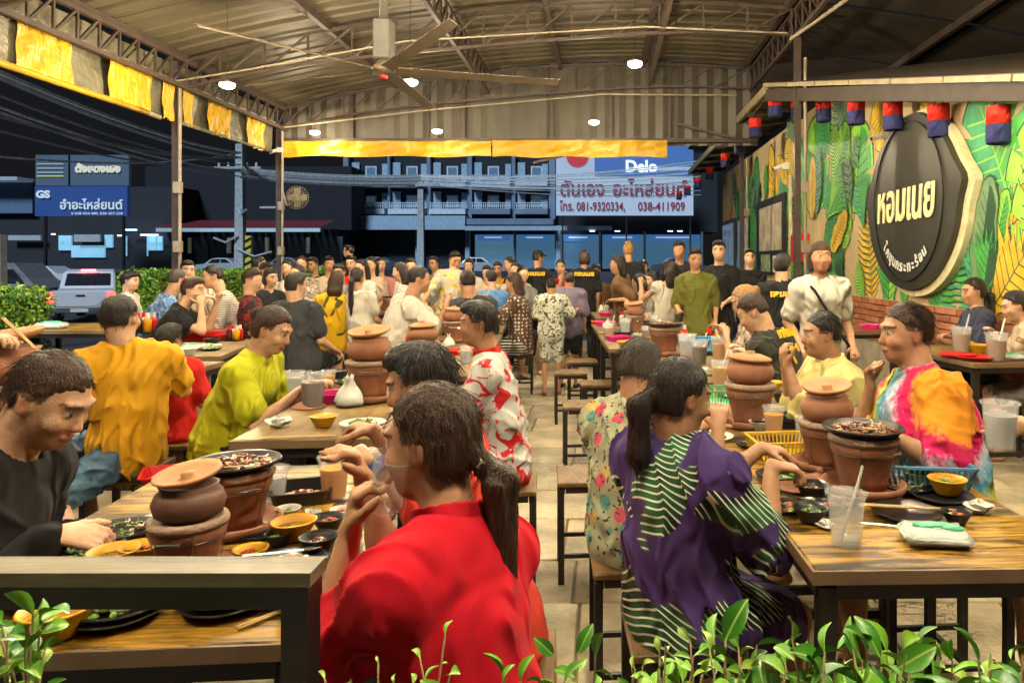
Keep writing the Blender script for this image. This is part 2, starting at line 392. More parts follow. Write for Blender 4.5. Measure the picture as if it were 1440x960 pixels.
def hand_prims(W,d,n,side,curl=.5,s=1,tip=None):
    "W wrist, d pointing direction, n back-of-hand normal, side = +1 if the thumb lies toward cross(d,n)"
    d=nrm(d); n=nrm(n-d*np.dot(n,d)); t=np.cross(d,n)*side; out=[]
    pe=W+d*.082*s
    out.append((econe(W+d*.012*s,pe-d*.01*s,t,.027*s,.019*s,.037*s,.014*s),.012))
    for off,L in ((.030,.068),(.010,.077),(-.011,.071),(-.030,.056)):
        p=pe+t*off*s-d*.006*s; dd=d+t*off*1.2; dd=nrm(dd); a=curl*(.8+.25*random.random())
        ls=[L*.45,L*.32,L*.26]; r=.0098*s
        for l in ls:
            dd=rot_axis(dd,np.cross(n,dd),a) ; q=p+dd*l*s; out.append((cone(p,q,r,r*.9),.005)); p=q; r*=.88; a*=1.05
    p=W+d*.022*s+t*.024*s; dd=nrm(d*.62+t*.7-n*.35)
    for l,r in ((.036,.0125),(.032,.0108),(.024,.0095)):
        q=p+dd*l*s; out.append((cone(p,q,r*s,r*.9*s),.008)); p=q; dd=nrm(dd+d*.28-n*.22*curl)
    return out
TONES={'m':(.50,.275,.155),'d':(.30,.15,.08),'l':(.64,.39,.24),'w':(.55,.31,.18)}
HAIRC={'b':(.013,.009,.008),'br':(.038,.018,.010),'gr':(.055,.045,.035),'bl':(.30,.16,.06)}
PEOPLE=[]
DIRS={'R':(1,0),'L':(-1,0),'A':(0,1),'T':(0,-1)}
SEED=[100]
def person(label, hip, head, face='R', hd=None, pitch=.15, L=None, R=None, sit=True, shirt=None, sleeve=.6, pants=None, plen=.9, hair='short', hc='b',
           tone='m', s=1., fat=1., knee=None, foot=None, curl=.6, res=None, group=None, shoes=None, neck='crew', folda=.0065, hips=None, shy=None, roll=0., collar=None,
           skirt=False, handn=None, apron=False, hairlen=.3, lod=None, pole=None, hout=None, elb=None):
    SEED[0]+=1; seed=SEED[0]; rs=np.random.RandomState(seed); random.seed(seed)
    s=s*.865; Yd=hip[1]; res=res or min(max(Yd*.0024,.0062),.022)
    f2=DIRS[face] if isinstance(face,str) else (math.sin(math.radians(face)),math.cos(math.radians(face)))
    hf2=f2 if hd is None else (DIRS[hd] if isinstance(hd,str) else (math.sin(math.radians(hd)),math.cos(math.radians(hd))))
    O=V3(hip[0],hip[1],0)
    f=V3(f2[0],f2[1],0); r=V3(f2[1],-f2[0],0); up=V3(0,0,1)
    hz=hip[2] if len(hip)>2 else ((.45+.085*s) if sit else .90*s)
    H=V3(0,0,hz); C=V3(*head)-O
    sp=C-H; N=H+sp*.745-f*.022*s; u=nrm(N-H)
    # shoulder axis
    if shy is not None: a=math.radians(shy); ra=rot_axis(r,up,a)
    else: ra=r
    ra=nrm(ra-u*(ra@u)); fa=np.cross(up,ra); fa=nrm(fa-u*(fa@u)) 
    if fa@f<0: fa=-fa
    wst=H+(N-H)*.42-fa*.012; chs=H+(N-H)*.74+fa*.008
    g=s*fat; body=[]   # (prim,k)
    body.append((econe(H-up*.02-f*.0,H+up*.03*s,r,.150*g,.118*g,.150*g,.112*g),.04))
    body.append((econe(H,wst,r,.148*g,.112*g,.132*g,.105*g),.04))
    body.append((econe(wst,chs,ra,.130*g,.102*g,.152*g,.112*g),.04))
    body.append((econe(chs,N-u*.055*s,ra,.150*g,.105*g,.115*s,.070*s),.04))
    sh={}
    for sd in (-1,1):
        S=N-u*.060*s+ra*sd*.165*s*(1+.3*(fat-1)); sh[sd]=S
        body.append((cone(N+u*.012*s,S+u*.004,.040*s,.050*g),.03))
        body.append((cone(N-u*.03*s,S,.048*s,.056*g),.03))
    torso=list(body)
    hf=V3(hf2[0],hf2[1],0); hr=V3(hf2[1],-hf2[0],0)
    hu=rot_axis(up,hr,-pitch); hfw=rot_axis(hf,hr,-pitch)
    if roll: hu=rot_axis(hu,hfw,roll); hr=np.cross(hfw,hu)
    RH=np.stack([hr,hfw,hu]); hp=lambda x,y,z: C+(hr*x+hfw*y+hu*z)*s
    nk=hp(0,-.028,-.06)
    body.append((cone(N-u*.02,nk,.060*s*min(fat,1.15),.055*s*min(fat,1.12)),.02))
    # head
    hb=[(ell(hp(0,-.012,.028),RH,V3(.075,.091,.090)*s),.02),(ell(hp(0,.018,-.035),RH,V3(.062,.070,.082)*s),.03),
        (ell(hp(0,.056,-.088),RH,V3(.030,.028,.026)*s),.025),(cone(hp(0,.080,.012),hp(0,.099,-.030),.008*s,.0110*s),.012),
        (ell(hp(0,.092,-.034),RH,V3(.017,.012,.009)*s),.008),(ell(hp(0,.075,.032),RH,V3(.052,.018,.012)*s),.012),
        (ell(hp(0,.083,-.062),RH,V3(.025,.012,.007)*s),.006),(ell(hp(0,.080,-.074),RH,V3(.021,.012,.008)*s),.006)]
    for sd in (-1,1):
        hb.append((ell(hp(sd*.040,.060,-.028),RH,V3(.026,.024,.026)*s),.015))
    body+=hb
    # arms
    ua=.285*s; fo=.25*s; arms={}
    for sd,T in ((-1,L),(1,R)):
        S=sh[sd]
        if T is None: T=S+f*(.28 if sit else .05)*s*1.0+r*sd*.04-up*(.38 if sit else .50)*s
        else: T=V3(*T)-O
        pl=-up*1.-f*.35+ra*sd*.28
        if pole and sd in pole: pl=V3(*pole[sd])
        E=ik(S,T,ua,fo,pl) if not(elb and sd in elb) else V3(*elb[sd])-O
        arms[sd]=(S,E,T)
        body.append((cone(S,E,.046*g,.037*s*min(fat,1.15)),.025)); body.append((cone(E,E+(T-E)*.45,.038*s,.035*s),.012)); body.append((cone(E+(T-E)*.4,T,.035*s,.0235*s),.01))
        hn=up if handn is None or sd not in handn else V3(*handn[sd])
        dd=nrm(T-E)
        if hout and sd in hout: dd=nrm(V3(*hout[sd]))
        body+=[(p,k) for p,k in hand_prims(T,dd,hn,-sd if True else sd,curl,s*(1 if res<.014 else 1.12))]
    # legs
    legs={}
    for sd in (-1,1):
        J=H+r*sd*.085*s-up*.01
        if sit:
            K=(V3(*knee[sd])-O) if knee and sd in knee else J+f*.41*s+r*sd*.05*s+up*.0
            A=(V3(*foot[sd])-O) if foot and sd in foot else V3(K[0]-f[0]*.03,K[1]-f[1]*.03,.085)
            if not (foot and sd in foot): K[2]=min(K[2],.085+.43*s) if not knee else K[2]
        else:
            A=(V3(*foot[sd])-O) if foot and sd in foot else V3(J[0]+r[0]*sd*.02,J[1]+r[1]*sd*.02,.085)+f*(rs.rand()-.5)*.12
            K=ik(J,A,.43*s,.41*s,f)
        legs[sd]=(J,K,A)
        body.append((cone(J,K,.080*g,.053*s*min(fat,1.2)),.03)); body.append((cone(K,K+(A-K)*.35,.052*s,.052*s),.012)); body.append((cone(K+(A-K)*.35,A,.052*s,.034*s),.01))
        sd_t=A+f*.15*s; sd_t[2]=.03
        body.append((econe(A+V3(0,0,-.045)-f*.02*s,sd_t,r,.034*s,.032*s,.043*s,.022*s),.02))
    F=Field([p for p,k in body],res)
    for p,k in body: F.add(p,min(k,.05) if res<.01 else k)
    # eye sockets and ears
    for sd in (-1,1):
        F.carve(ell(hp(sd*.034,.094,.010),RH,V3(.017,.012,.011)*s),.010)
        F.add(ell(hp(sd*.032,.073,.008),RH,V3(.0145,.0135,.0125)*s),.002)
        er=RH.copy(); F.add(ell(hp(sd*.077,-.012,-.005),RH,V3(.010,.020,.032)*s),.006)
        F.carve(ell(hp(sd*.088,-.006,-.002),RH,V3(.006,.010,.017)*s),.004)
    mv=F.mesh()
    if mv is None: return None
    V,Q=mv
    # colours painted by anatomy
    base=np.array(TONES[tone]); cols=np.tile(base,(len(V),1))
    h=((V-C)@RH.T)/s
    hm=(np.abs(h)<.14).all(1)
    def put(m,c,a=1.): cols[m]=cols[m]*(1-a)+np.array(c)*a
    fr=h[:,1]>.055
    put(hm&fr&(np.abs(h[:,0])<.055)&(h[:,2]<-.02)&(h[:,2]>-.05),base*np.array([1.15,.85,.8]),.5)
    put(hm&fr&(((h[:,0]/.026)**2+((h[:,2]+.067)/.0125)**2)<1),(.36,.085,.07) if rs.rand()<.6 else (.33,.12,.09),.85)
    put(hm&fr&(((h[:,0]/.024)**2+((h[:,2]+.0675)/.0022)**2)<1),(.12,.03,.02),.8)
    for sd in (-1,1):
        ex=h[:,0]-sd*.033; ez=h[:,2]-.009
        put(hm&fr&((ex/.020)**2+(ez/.0115)**2<1),base*.45,.6)
        put(hm&fr&((ex/.0145)**2+((ez+.001)/.0062)**2<1),(.62,.56,.5),.9)
        put(hm&fr&((ex/.0065)**2+((ez+.001)/.0068)**2<1),(.015,.01,.008),.95)
        put(hm&fr&(np.abs(ex)<.023)&(np.abs(ez-.0235+ex*ex*9)<.0042),(.03,.018,.012),.85)
        put(hm&(h[:,0]*sd>.076)&(np.abs(h[:,1]+.008)<.012)&(np.abs(h[:,2]+.003)<.018),base*np.array([.8,.45,.4]),.6)
    # scalp shade of hair roots
    hairc=np.array(HAIRC[hc]); put(hm&(h[:,2]>.012)&(h[:,1]<.03)&(h[:,1]<.5*(h[:,2]-.01)+.02),hairc,.9)
    root=empty('person',tuple(O),0,label,'person',group)
    link('body',np_mesh('body',V,Q,cols),SKIN,root)
    def part(name,prims,m,cuts=(),amp=0,adds=(),k0=.02,carves=(),rr=None,fn=None):
        rr=rr or res; G=Field([p for p,k in prims],rr,.02)
        for p,k in prims: G.add(p,k)
        if fn: G.disp(fn,.04)
        elif amp: G.disp(folds(seed*7+len(name),amp),.03)
        for c in cuts: G.cut(c)
        for p,k in carves: G.carve(p,k)
        mm=G.mesh()
        if mm is None: return None
        return link(name,np_mesh(name,*mm),m,root)
    plane=lambda o,n:(lambda X,Y,Z:(X-o[0])*n[0]+(Y-o[1])*n[1]+(Z-o[2])*n[2])
    # trousers / skirt
    if pants is not None:
        pr=[(infl(torso[0][0],.014),.03)]
        hem=plen
        for sd in (-1,1):
            J,K,A=legs[sd]; t=.016
            if skirt: t=.03
            if hem<=1.:
                q=J+(K-J)*hem; pr.append((cone(J,q,.080*g+t,(.080*(1-hem)+.053*hem)*s+t+.004),.03))
            else:
                pr.append((cone(J,K,.080*g+t,.053*s+t),.03)); q=K+(A-K)*min(hem-1,.95); pr.append((cone(K,q,.053*s+t,.036*s+t+.004),.02))
        if skirt:
            J0,K0,_=legs[-1]; J1,K1,_=legs[1]; pr.append((econe((J0+J1)/2,(K0+K1)/2,r,.15*g,.09*g,.15*g,.08*g),.04))
        top=wst*.45+H*.55; 
        part('skirt' if skirt else 'trousers',pr,pants,cuts=[plane(top+up*.02,up)] if not sit else (),amp=folda*.8)
    if shirt is not None:
        t=.012+folda*1.5
        pr=[(infl(p,t+.004*(i==0)),.035) for i,(p,k) in enumerate(torso)]
        for sd in (-1,1):
            S,E,T=arms[sd]
            if sleeve>0:
                if sleeve<=1.05:
                    q=S+(E-S)*sleeve; pr.append((cone(S,q,.046*g+t+.002,.042*g+t+.012),.02))
                else:
                    q=E+(T-E)*min(sleeve-1,.93); pr.append((cone(S,E,.046*g+t,.038*s+t+.002),.02)); pr.append((cone(E,q,.038*s+t,.027*s+t),.01))
        if not sit: pr.append((econe(H-up*.10*s,H+up*.05,r,.165*g,.125*g,.16*g,.12*g),.04))
        carv=[(cone(N-u*.02+fa*.012,nk,.054*s,.075*s),.006)] if neck=='crew' else ([(cone(N-u*.10+fa*.07,nk+fa*.02,.035*s,.10*s),.01)] if neck=='v' else ([(ell(N+u*.0,np.eye(3),V3(.13,.13,.075)*s),.01)] if neck=='tank' else []))
        part('shirt',pr,shirt,amp=folda,carves=carv)
    if collar is not None:
        cb=cone(N-u*.022,N+(nk-N)*.55,.084*s,.076*s)
        part('collar',[(cb,0)],collar,carves=[(cone(N-u*.06,nk+hu*.05,.062*s*min(fat,1.15),.064*s),.003)],cuts=[plane(N+(nk-N)*.50,nrm(nk-N))],rr=min(res,.0045))
    if shoes is not None and not (sit and Yd>6):
        pr=[]
        for sd in (-1,1):
            J,K,A=legs[sd]; tt=A+f*.15*s; tt[2]=.032; pr.append((econe(A+V3(0,0,-.045)-f*.025*s,tt,r,.041*s,.040*s,.048*s,.028*s),.0))
        part('shoes',pr,shoes,cuts=[plane(V3(0,0,.085),up)])
    # hair
    if hair and hair!='none':
        hm_=hair_mat('hair_'+hc,HAIRC[hc]); pr=[(ell(hp(0,-.017,.035),RH,(V3(.0825,.0985,.096) if hair!='crop' else V3(.0790,.0955,.093))*s),.01)]
        rr=min(res,.0065 if Yd<3 else res)
        if hair in('short','cap','crop'):
            pr.append((ell(hp(0,-.040,-.008),RH,(V3(.076,.068,.062) if hair!='crop' else V3(.072,.068,.055))*s),.02))
            if hair=='short': pr.append((ell(hp(.01,.03,.088),RH,V3(.066,.062,.045)*s),.02))
        else: pr.append((ell(hp(0,-.036,-.02),RH,V3(.081,.074,.080)*s),.02))
        down=V3(0,0,-1)
        if hair in('pony','lowpony'):
            b=hp(0,-.118,-.01 if hair=='pony' else -.045); p1=b+(-hfw*.045*s)+down*.05*s; L_=hairlen
            pr+=[(cone(hp(0,-.07,-.01),b,.045*s,.022*s),.015),(cone(b,p1,.020*s,.034*s),.01),(cone(p1,p1+down*L_*.5-hfw*.0,.034*s,.036*s),.02),(cone(p1+down*L_*.5,p1+down*L_+hfw*.02,.034*s,.012*s),.02)]
        if hair=='bun': pr.append((ell(hp(0,-.105,.045),RH,V3(.048,.042,.042)*s),.012))
        if hair=='topknot': pr+= [(ell(hp(0,-.04,.128),RH,V3(.034,.034,.026)*s),.012)]
        if hair=='long':
            for xo in (-.05,0,.05):
                a=hp(xo,-.055,-.02); b=a+down*.12*s-hfw*.02*s; e=a+down*hairlen-u*.0-hfw*.015; pr+=[(cone(a,b,.050*s,.047*s),.02),(cone(b,e,.046*s,.028*s),.02)]
        if hair=='bob':
            for sd in (-1,1): pr.append((cone(hp(sd*.066,-.02,.02),hp(sd*.070,-.01,-.09),.028*s,.024*s),.02))
            pr.append((ell(hp(0,-.055,-.05),RH,V3(.082,.062,.07)*s),.02))
        def strands(P):
            q=(P-C)@RH.T/s; an=np.arctan2(q[:,0],q[:,1]+.02*np.sin(q[:,2]*30)); 
            return .0022*s*(np.sin(an*31+np.sin(q[:,2]*40)*1.2)+.8*np.sin(an*57+q[:,2]*60)+.9*np.sin(q[:,0]*260+q[:,2]*50+np.sin(q[:,1]*70)*2))
        def facecut(X,Y,Z):
            x=(X-C[0])*hr[0]+(Y-C[1])*hr[1]+(Z-C[2])*hr[2]; y=(X-C[0])*hfw[0]+(Y-C[1])*hfw[1]+(Z-C[2])*hfw[2]; z=(X-C[0])*hu[0]+(Y-C[1])*hu[1]+(Z-C[2])*hu[2]
            y0=.012*s if hair in('long','bob') else (.004*s if hair=='crop' else -.002*s)
            zl=.072*s+.008*s*np.sin(x/s*90+seed)+.005*s*np.sin(x/s*230)
            if hair=='bob' and rs.rand()<.5: zl=.048*s
            d1=np.minimum(y-y0-np.maximum(z-.02*s,0)*1.2, zl-z)    # >0 in the face region
            if hair in('short','crop','cap'):
                ear=np.minimum(y+.048*s,(.020*s-z)); d2=-z-(.036 if hair=='crop' else .054)*s; d1=np.maximum(d1,np.maximum(np.where(np.abs(x)>.055*s,ear,-1.),d2))
            elif hair in('pony','bun','lowpony','topknot'):
                ear=np.minimum(y+.032*s,(.008*s-z)); d1=np.maximum(d1,np.where(np.abs(x)>.055*s,ear,-1.))
                d2=np.minimum(-z-.062*s, y+.10*s); d1=np.maximum(d1,d2)
            return d1
        V_h=part('hair',pr,hm_,cuts=[facecut],rr=rr,fn=strands if rr<.012 else None)
        if Yd<4.2 and V_h is not None:
            r_=np.random.RandomState(seed); n=460 if Yd<2.6 else 260; Vh=np.array([v.co[:] for v in V_h.data.vertices]); Vh=Vh[((Vh-C)@hfw)<.015] if hair in('crop','short') else Vh; pk=Vh[r_.randint(0,len(Vh),n)]; sb=MB()
            for p in pk:
                nn=nrm(p-C); tg=nrm(-hu*.7-hfw*.5*(1 if hair!='short' else -.4)+hr*r_.randn()*.25); 
                if np.linalg.norm(p-C)>.16*s: nn=nrm(np.cross(np.cross(V3(0,0,-1),nn),V3(0,0,-1))+1e-6); tg=nrm(V3(r_.randn()*.1,r_.randn()*.1,-1))
                tg=nrm(tg-nn*(tg@nn)); ln=r_.uniform(.008,.020); q=p-nn*.001; P4=[q]
                for k in range(3): q=q+tg*ln+nn*.0011*r_.uniform(.2,1.4)-nn*.0016*k; P4.append(q)
                sb.tube(P4,[.0007,.0008,.0006,.0003],3,cap=False)
            so_=sb.build('loose_strands',hm_,root); so_['kind']='stuff'
        if hair in ('pony','lowpony'):
            b=hp(0,-.118,-.01 if hair=='pony' else -.045)
            mb=MB(); mb.tube([b+(-hfw*.012)*s+up*.004,b-hfw*.012*s*0+down*.006],.023*s,10); mb.build('hair_tie',WHITEP,root)
        if hair=='cap':
            part('cap',[(ell(hp(0,-.012,.052),RH,V3(.094,.112,.088)*s),0)],cloth('cap_black',(.015,.015,.017)),cuts=[plane(hp(0,0,.05),-hu)],rr=rr)
            part('cap_brim',[(ell(hp(0,.12,.058),RH,V3(.066,.062,.009)*s),0)],MATS['cap_black'],rr=min(rr,.01))
    info=dict(root=root,C=C+O,N=N+O,arms={k:tuple(x+O for x in v) for k,v in arms.items()},fa=fa,ra=ra,u=u,H=H+O,hp=lambda x,y,z:hp(x,y,z)+O,O=O,chs=chs+O)
    PEOPLE.append(info); return info
def hold(px,py,Y): v=at(px,py,Y); return (v.x,v.y,v.z)
# ================================================================ THE SETTING
FONT=None
def text(name, body, size, m, loc, rot, parent=None, ex=.004, align='CENTER', sx=1., bold=0.0, shear=0, fit=None):
    cu=bpy.data.curves.new(name,'FONT'); cu.body=body; cu.size=size; cu.extrude=ex; cu.align_x=align; cu.align_y='CENTER'; cu.offset=bold; cu.resolution_u=3; cu.shear=shear
    o=bpy.data.objects.new(name,cu); COL.objects.link(o)
    me=bpy.data.meshes.new_from_object(o.evaluated_get(bpy.context.evaluated_depsgraph_get())); bpy.data.objects.remove(o)
    me.materials.clear(); me.name=name
    if fit:
        X_=[v.co.x for v in me.vertices]; sx=fit/max(.01,max(X_)-min(X_)); mx=(max(X_)+min(X_))/2
        for v in me.vertices: v.co.x-=mx
    for v in me.vertices: v.co.x*=sx
    return link(name,me,m,parent,loc=loc,rot=rot)
def smoothstep(a,b,x): t=min(1,max(0,(x-a)/(b-a))); return t*t*(3-2*t)
# ground, road
mb=MB(); xs=[-300,-120,-60,-30,-15,0,15,40,120,300]; ys=[-40,0,10,20,30,40,50,60,70,90,150,400]
gz=lambda y: -.52+1.15*smoothstep(28,72,y)
for y in ys:
    for x in xs: mb.v.append((x,y,gz(y)))
nx=len(xs)
for j in range(len(ys)-1):
    for i in range(nx-1): a=j*nx+i; mb.f.append((a,a+1,a+nx+1,a+nx))
tag(mb.build('ground',mat('asphalt',(.045,.045,.05),.7,var=.3,vs=.6,bmp=.6,bs=30,bd=.01)),kind='structure')
mb=MB().box(-6.6,9,-4,13.6,-.6,-.006)
SLABM=mat('grout_concrete',(.20,.16,.10),.8,var=.3,vs=4,bmp=.7,bs=25,bd=.01)
flo=tag(mb.build('floor',SLABM),kind='structure')
PAV=[mat('stamped_concrete_%s'%n,c,.62,var=.5,vs=2.6,bmp=.9,bs=34,bd=.012) for n,c in (('sand',(0.44,0.36,0.235)),('buff',(0.38,0.31,0.20)),('tan',(0.48,0.40,0.265)),('grey',(0.34,0.29,0.195)))]
rs=random.Random(3)
pm=[]
def slab_mesh(w,d,k):
    b=MB(); b.bbox(-w/2+.006,w/2-.006,-d/2+.006,d/2-.006,-.02,0,.005); me=b.me('paving_slab'); me.materials.append(PAV[k]); return me
sl_cache={}
cnt=0
y=-.2; row=0
while y<9.6:
    d=[.5,.62,.44,.56][row%4]; x=-4.2+(row%3)*.23
    while x<3.1 :
        w=rs.choice([.45,.62,.8,.55]); k=rs.randrange(4)
        if cnt<295:
            key=(w,d,k)
            if key not in sl_cache: sl_cache[key]=slab_mesh(w,d,k)
            o=link('paving_slab',sl_cache[key],None,flo,loc=(x+w/2,y+d/2,.008+rs.random()*.004)); o.rotation_euler=(rs.uniform(-.004,.004),rs.uniform(-.004,.004),0); cnt+=1
        x+=w
    y+=d; row+=1
b=MB()
for yy in np.arange(y,13.3,.6):
    for xx in np.arange(-6.4,3.1,.7): b.box(xx+.006,xx+.694,yy+.006,yy+.594,-.005,.006)
for yy in np.arange(-.2,y-.3,.6):
    for xx in np.arange(-6.4,-4.9,.7): b.box(xx+.006,xx+.694,yy+.006,yy+.594,-.005,.006)
tag(b.build('paving_slabs',PAV[1],flo),kind='stuff')
# ---------------------------------------------------------------- open dining shed
SHEETM=mat('roof_sheet_metal',(.088,.070,.040),.5,var=.12,vs=2,bmp=.1)
SHEETG=mat('wall_sheet_metal',(.095,.08,.058),.45,var=.2,vs=2,bmp=.1)
BEAMM=mat('brown_painted_steel',(.055,.036,.026),.5,var=.3,bmp=.1)
PIPEM=mat('cream_pipe',(.27,.22,.15),.45,bmp=.05)
TARPG=mat('olive_tarpaulin',(.13,.115,.07),.45,var=.5,vs=2.5,bmp=.8,bs=7,bd=.05)
TARPY=mat('yellow_tarpaulin',(.50,.28,.01),.45,var=.15,vs=3,bmp=.8,bs=5,bd=.06)
roofz=lambda x: 4.07+.78*(1-((x-.5)/6)**2)
shed=empty('dining_shed',(-1.5,4,0),0,'open-sided dining shed with arched steel trusses and ribbed metal roof over the tables','shed')
def S(mb,name,m,parent=shed,**k):
    off=Vector((-1.5,4,0)) 
    if parent is shed: mb.v=[(v[0]+1.5,v[1]-4,v[2]) for v in mb.v]
    return mb.build(name,m,parent,**k)
SX0,SX1=-5.5,2.45
SHADE_ROOF=mat('shaded_roof_tone',(.05,.036,.024),.7,var=.3,vs=1.5,bmp=.1)  # shade beyond the posts put into the colour of the same roof
for y0 in np.arange(-4.9,12.55,.725):     # roof sheets, ribs running across
    y1=min(y0+.725,12.6)
    b=MB(); prof=[]
    for k in range(3):
        yb=y0+(y1-y0)*k/3; q=(y1-y0)/3
        prof+=[(yb,0),(yb+q*.62,0),(yb+q*.72,.035),(yb+q*.9,.035)]
    prof.append((y1+.01,0)); xs_=np.linspace(SX0,SX1,13)
    for x in xs_:
        for yy,dz in prof: b.v.append((x,yy,roofz(x)+dz))
    n=len(prof)
    for i in range(len(xs_)-1):
        for j in range(n-1): a=i*n+j; b.f.append((a,a+n,a+n+1,a+1))
    S(b,'roof_sheet',SHEETM)
for y0 in np.arange(-4.9,20,2.07):  # right-hand roof sheets, their unlit look painted in
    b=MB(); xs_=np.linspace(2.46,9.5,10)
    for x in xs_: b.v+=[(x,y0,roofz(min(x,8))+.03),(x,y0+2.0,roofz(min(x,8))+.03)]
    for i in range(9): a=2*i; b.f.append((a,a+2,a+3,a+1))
    S(b,'dark_roof_sheet',SHADE_ROOF)
for x in (-5.4,-3.55,-.75,.65,2.35,4.5,6.3):
    b=MB().bar((x,-4.9,roofz(x)-.06),(x,12.6,roofz(x)-.06),.07,.10); S(b,'purlin',BEAMM)
def truss(Y,x0=-5.5,x1=2.4,dep=.40,n=15):
    b=MB(); xs_=np.linspace(x0,x1,n)
    t=[(x,Y,roofz(x)-.10) for x in xs_]; l=[(x,Y,roofz(x)-.10-dep+.06*math.cos((x-x0)/(x1-x0)*6.28)) for x in xs_]
    for i in range(n-1): b.bar(t[i],t[i+1],.04,.04); b.bar(l[i],l[i+1],.04,.036)
    tr=S(b,'truss',BEAMM)
    w=MB(); 
    for i in range(n): w.bar(l[i],t[i],.024)
    for i in range(n-1): w.bar(l[i],t[i+1],.022)
    w.v=[(v[0]+1.5,v[1]-4,v[2]) for v in w.v]; w.build('truss_web',BEAMM,tr)
for Y in (.5,3.5,6.5,9.5,12.4): truss(Y)
def ltruss(x,y0,y1,h=.30,m=BEAMM):
    b=MB(); n=int((y1-y0)/.32); zt=roofz(x)-.12
    b.bar((x,y0,zt),(x,y1,zt),.05); b.bar((x,y0,zt-h),(x,y1,zt-h),.05)
    tr=S(b,'side_truss',m); w=MB()
    for i in range(n): 
        ya=y0+(y1-y0)*i/n; yb=y0+(y1-y0)*(i+1)/n; w.bar((x,ya,zt-h),(x,yb,zt),.025); w.bar((x,yb,zt),(x,yb,zt-h),.025)
    w.v=[(v[0]+1.5,v[1]-4,v[2]) for v in w.v]; w.build('truss_web',m,tr)
for x in (-1.95,.75,2.45,-5.35): ltruss(x,0,12.4,.34)
# posts with pipes
for (x,Y,h) in ((-5.5,9.5,4.0),(-5.5,12.5,4.0),(-5.5,6.3,4.0),(2.45,9.4,4.3),(2.6,14.0,3.7),(-5.5,3.2,4.),(2.45,.6,4.3)):
    S(MB().box(x-.038,x+.038,Y-.038,Y+.038,0,h),'post',BEAMM)
    S(MB().tube([(x+.085,Y-.07,0.2),(x+.085,Y-.07,h-.3)],.022),'conduit_pipe',PIPEM)
    for z in (1.55,2.3): S(MB().box(x+.03,x+.12,Y-.13,Y-.06,z,z+.14),'outlet_box',PIPEM)
# gable sheet at the far end
b=MB(); xs_=np.arange(-5.5,2.65,.125)
for i,x in enumerate(xs_):
    dy=.04 if i%2 else 0
    b.v+=[(x,12.66+dy,3.42),(x,12.66+dy,roofz(x))]
for i in range(len(xs_)-1): b.f.append((2*i,2*i+2,2*i+3,2*i+1))
S(b,'gable_sheet',SHEETG)
for x in (-4.3,-3.0,-2.4,-.9,.1,1.1): S(MB().box(x-.03,x+.03,12.56,12.62,3.45,roofz(x)),'gable_stud',BEAMM)
S(MB().box(-5.5,2.6,12.54,12.62,3.46,3.53),'gable_rail',BEAMM)
S(MB().bar((-1.2,12.48,3.1),(.6,12.5,3.55),.04),'brace',BEAMM); S(MB().bar((2.2,12.4,3.5),(1.2,12.4,3.75),.04),'brace',BEAMM)
# yellow rolled curtain at the back
def curtain(x0,x1,z0,z1,Y,m,seed,axis='x',amp=.025):
    b=MB(); n=48; k=8; r=random.Random(seed); ph=[r.random()*6 for _ in range(4)]
    for i in range(n+1):
        for j in range(k+1):
            t=i/n; s=j/k; d=amp*(math.sin(t*60+ph[0])*.5*(1-s*.3)+math.sin(t*23+ph[1]+s*3))+.01*math.sin(s*9+t*13)
            z=z1+(z0-z1)*s+(.012*math.sin(t*17+ph[2]) if j==k else 0); c=x0+(x1-x0)*t
            b.v.append((c,Y+d,z) if axis=='x' else (Y+d,c,z))
    for i in range(n):
        for j in range(k): a=i*(k+1)+j; b.f.append((a,a+k+1,a+k+2,a+1))
    return b
S(curtain(-5.4,-1.9,3.20,3.46,12.42,TARPY,1),'yellow_curtain',TARPY,smooth=True)
S(curtain(-1.88,1.05,3.19,3.47,12.40,TARPY,2),'yellow_curtain',TARPY,smooth=True)
# left valance, patched tarpaulin
S(curtain(3.,12.4,3.26,3.98,-5.56,TARPG,3,'y',.03),'valance',TARPG,smooth=True)
for a,b_ in ((6.9,7.62),(8.2,8.95),(9.2,9.42),(9.62,9.86),(10.25,10.85),(11.35,11.95),(5.2,5.9)):
    S(curtain(a,b_,3.22,3.70,-5.49,TARPY,int(a*10),'y',.012),'yellow_patch',TARPY,smooth=True)
S(MB().tube([(-5.47,3,3.75),(-5.47,7.5,3.72),(-5.47,12.4,3.74)],.02),'curtain_rail',PIPEM)
S(MB().tube([(-5.5,3,3.24),(-5.5,8.9,3.22)],.035),'curtain_roll',TARPY,smooth=True)
S(MB().tube([(-5.5,8.9,3.22),(-5.5,9.15,3.21)],.03),'roll_end',PIPEM)
S(MB().tube([(-5.5,9.6,3.23),(-5.5,12.2,3.25)],.025),'curtain_roll',TARPG,smooth=True)
S(MB().tube([at(1112,55,9.4),at(1190,0,8.2),at(1260,-60,7.2)],.025),'conduit_pipe',PIPEM)
# wiring across the trusses
S(MB().tube([(-5.45,9.4,3.72),(-4.6,9.35,3.84),(-2.5,9.3,4.2),(.5,9.3,4.38),(2.3,9.3,4.30)],.012,6),'cable',PIPEM)
S(MB().tube([(-5.4,12.3,3.66),(-3,12.3,3.95),(0,12.3,4.22),(2.2,12.3,4.2)],.014,6),'cable',PIPEM)
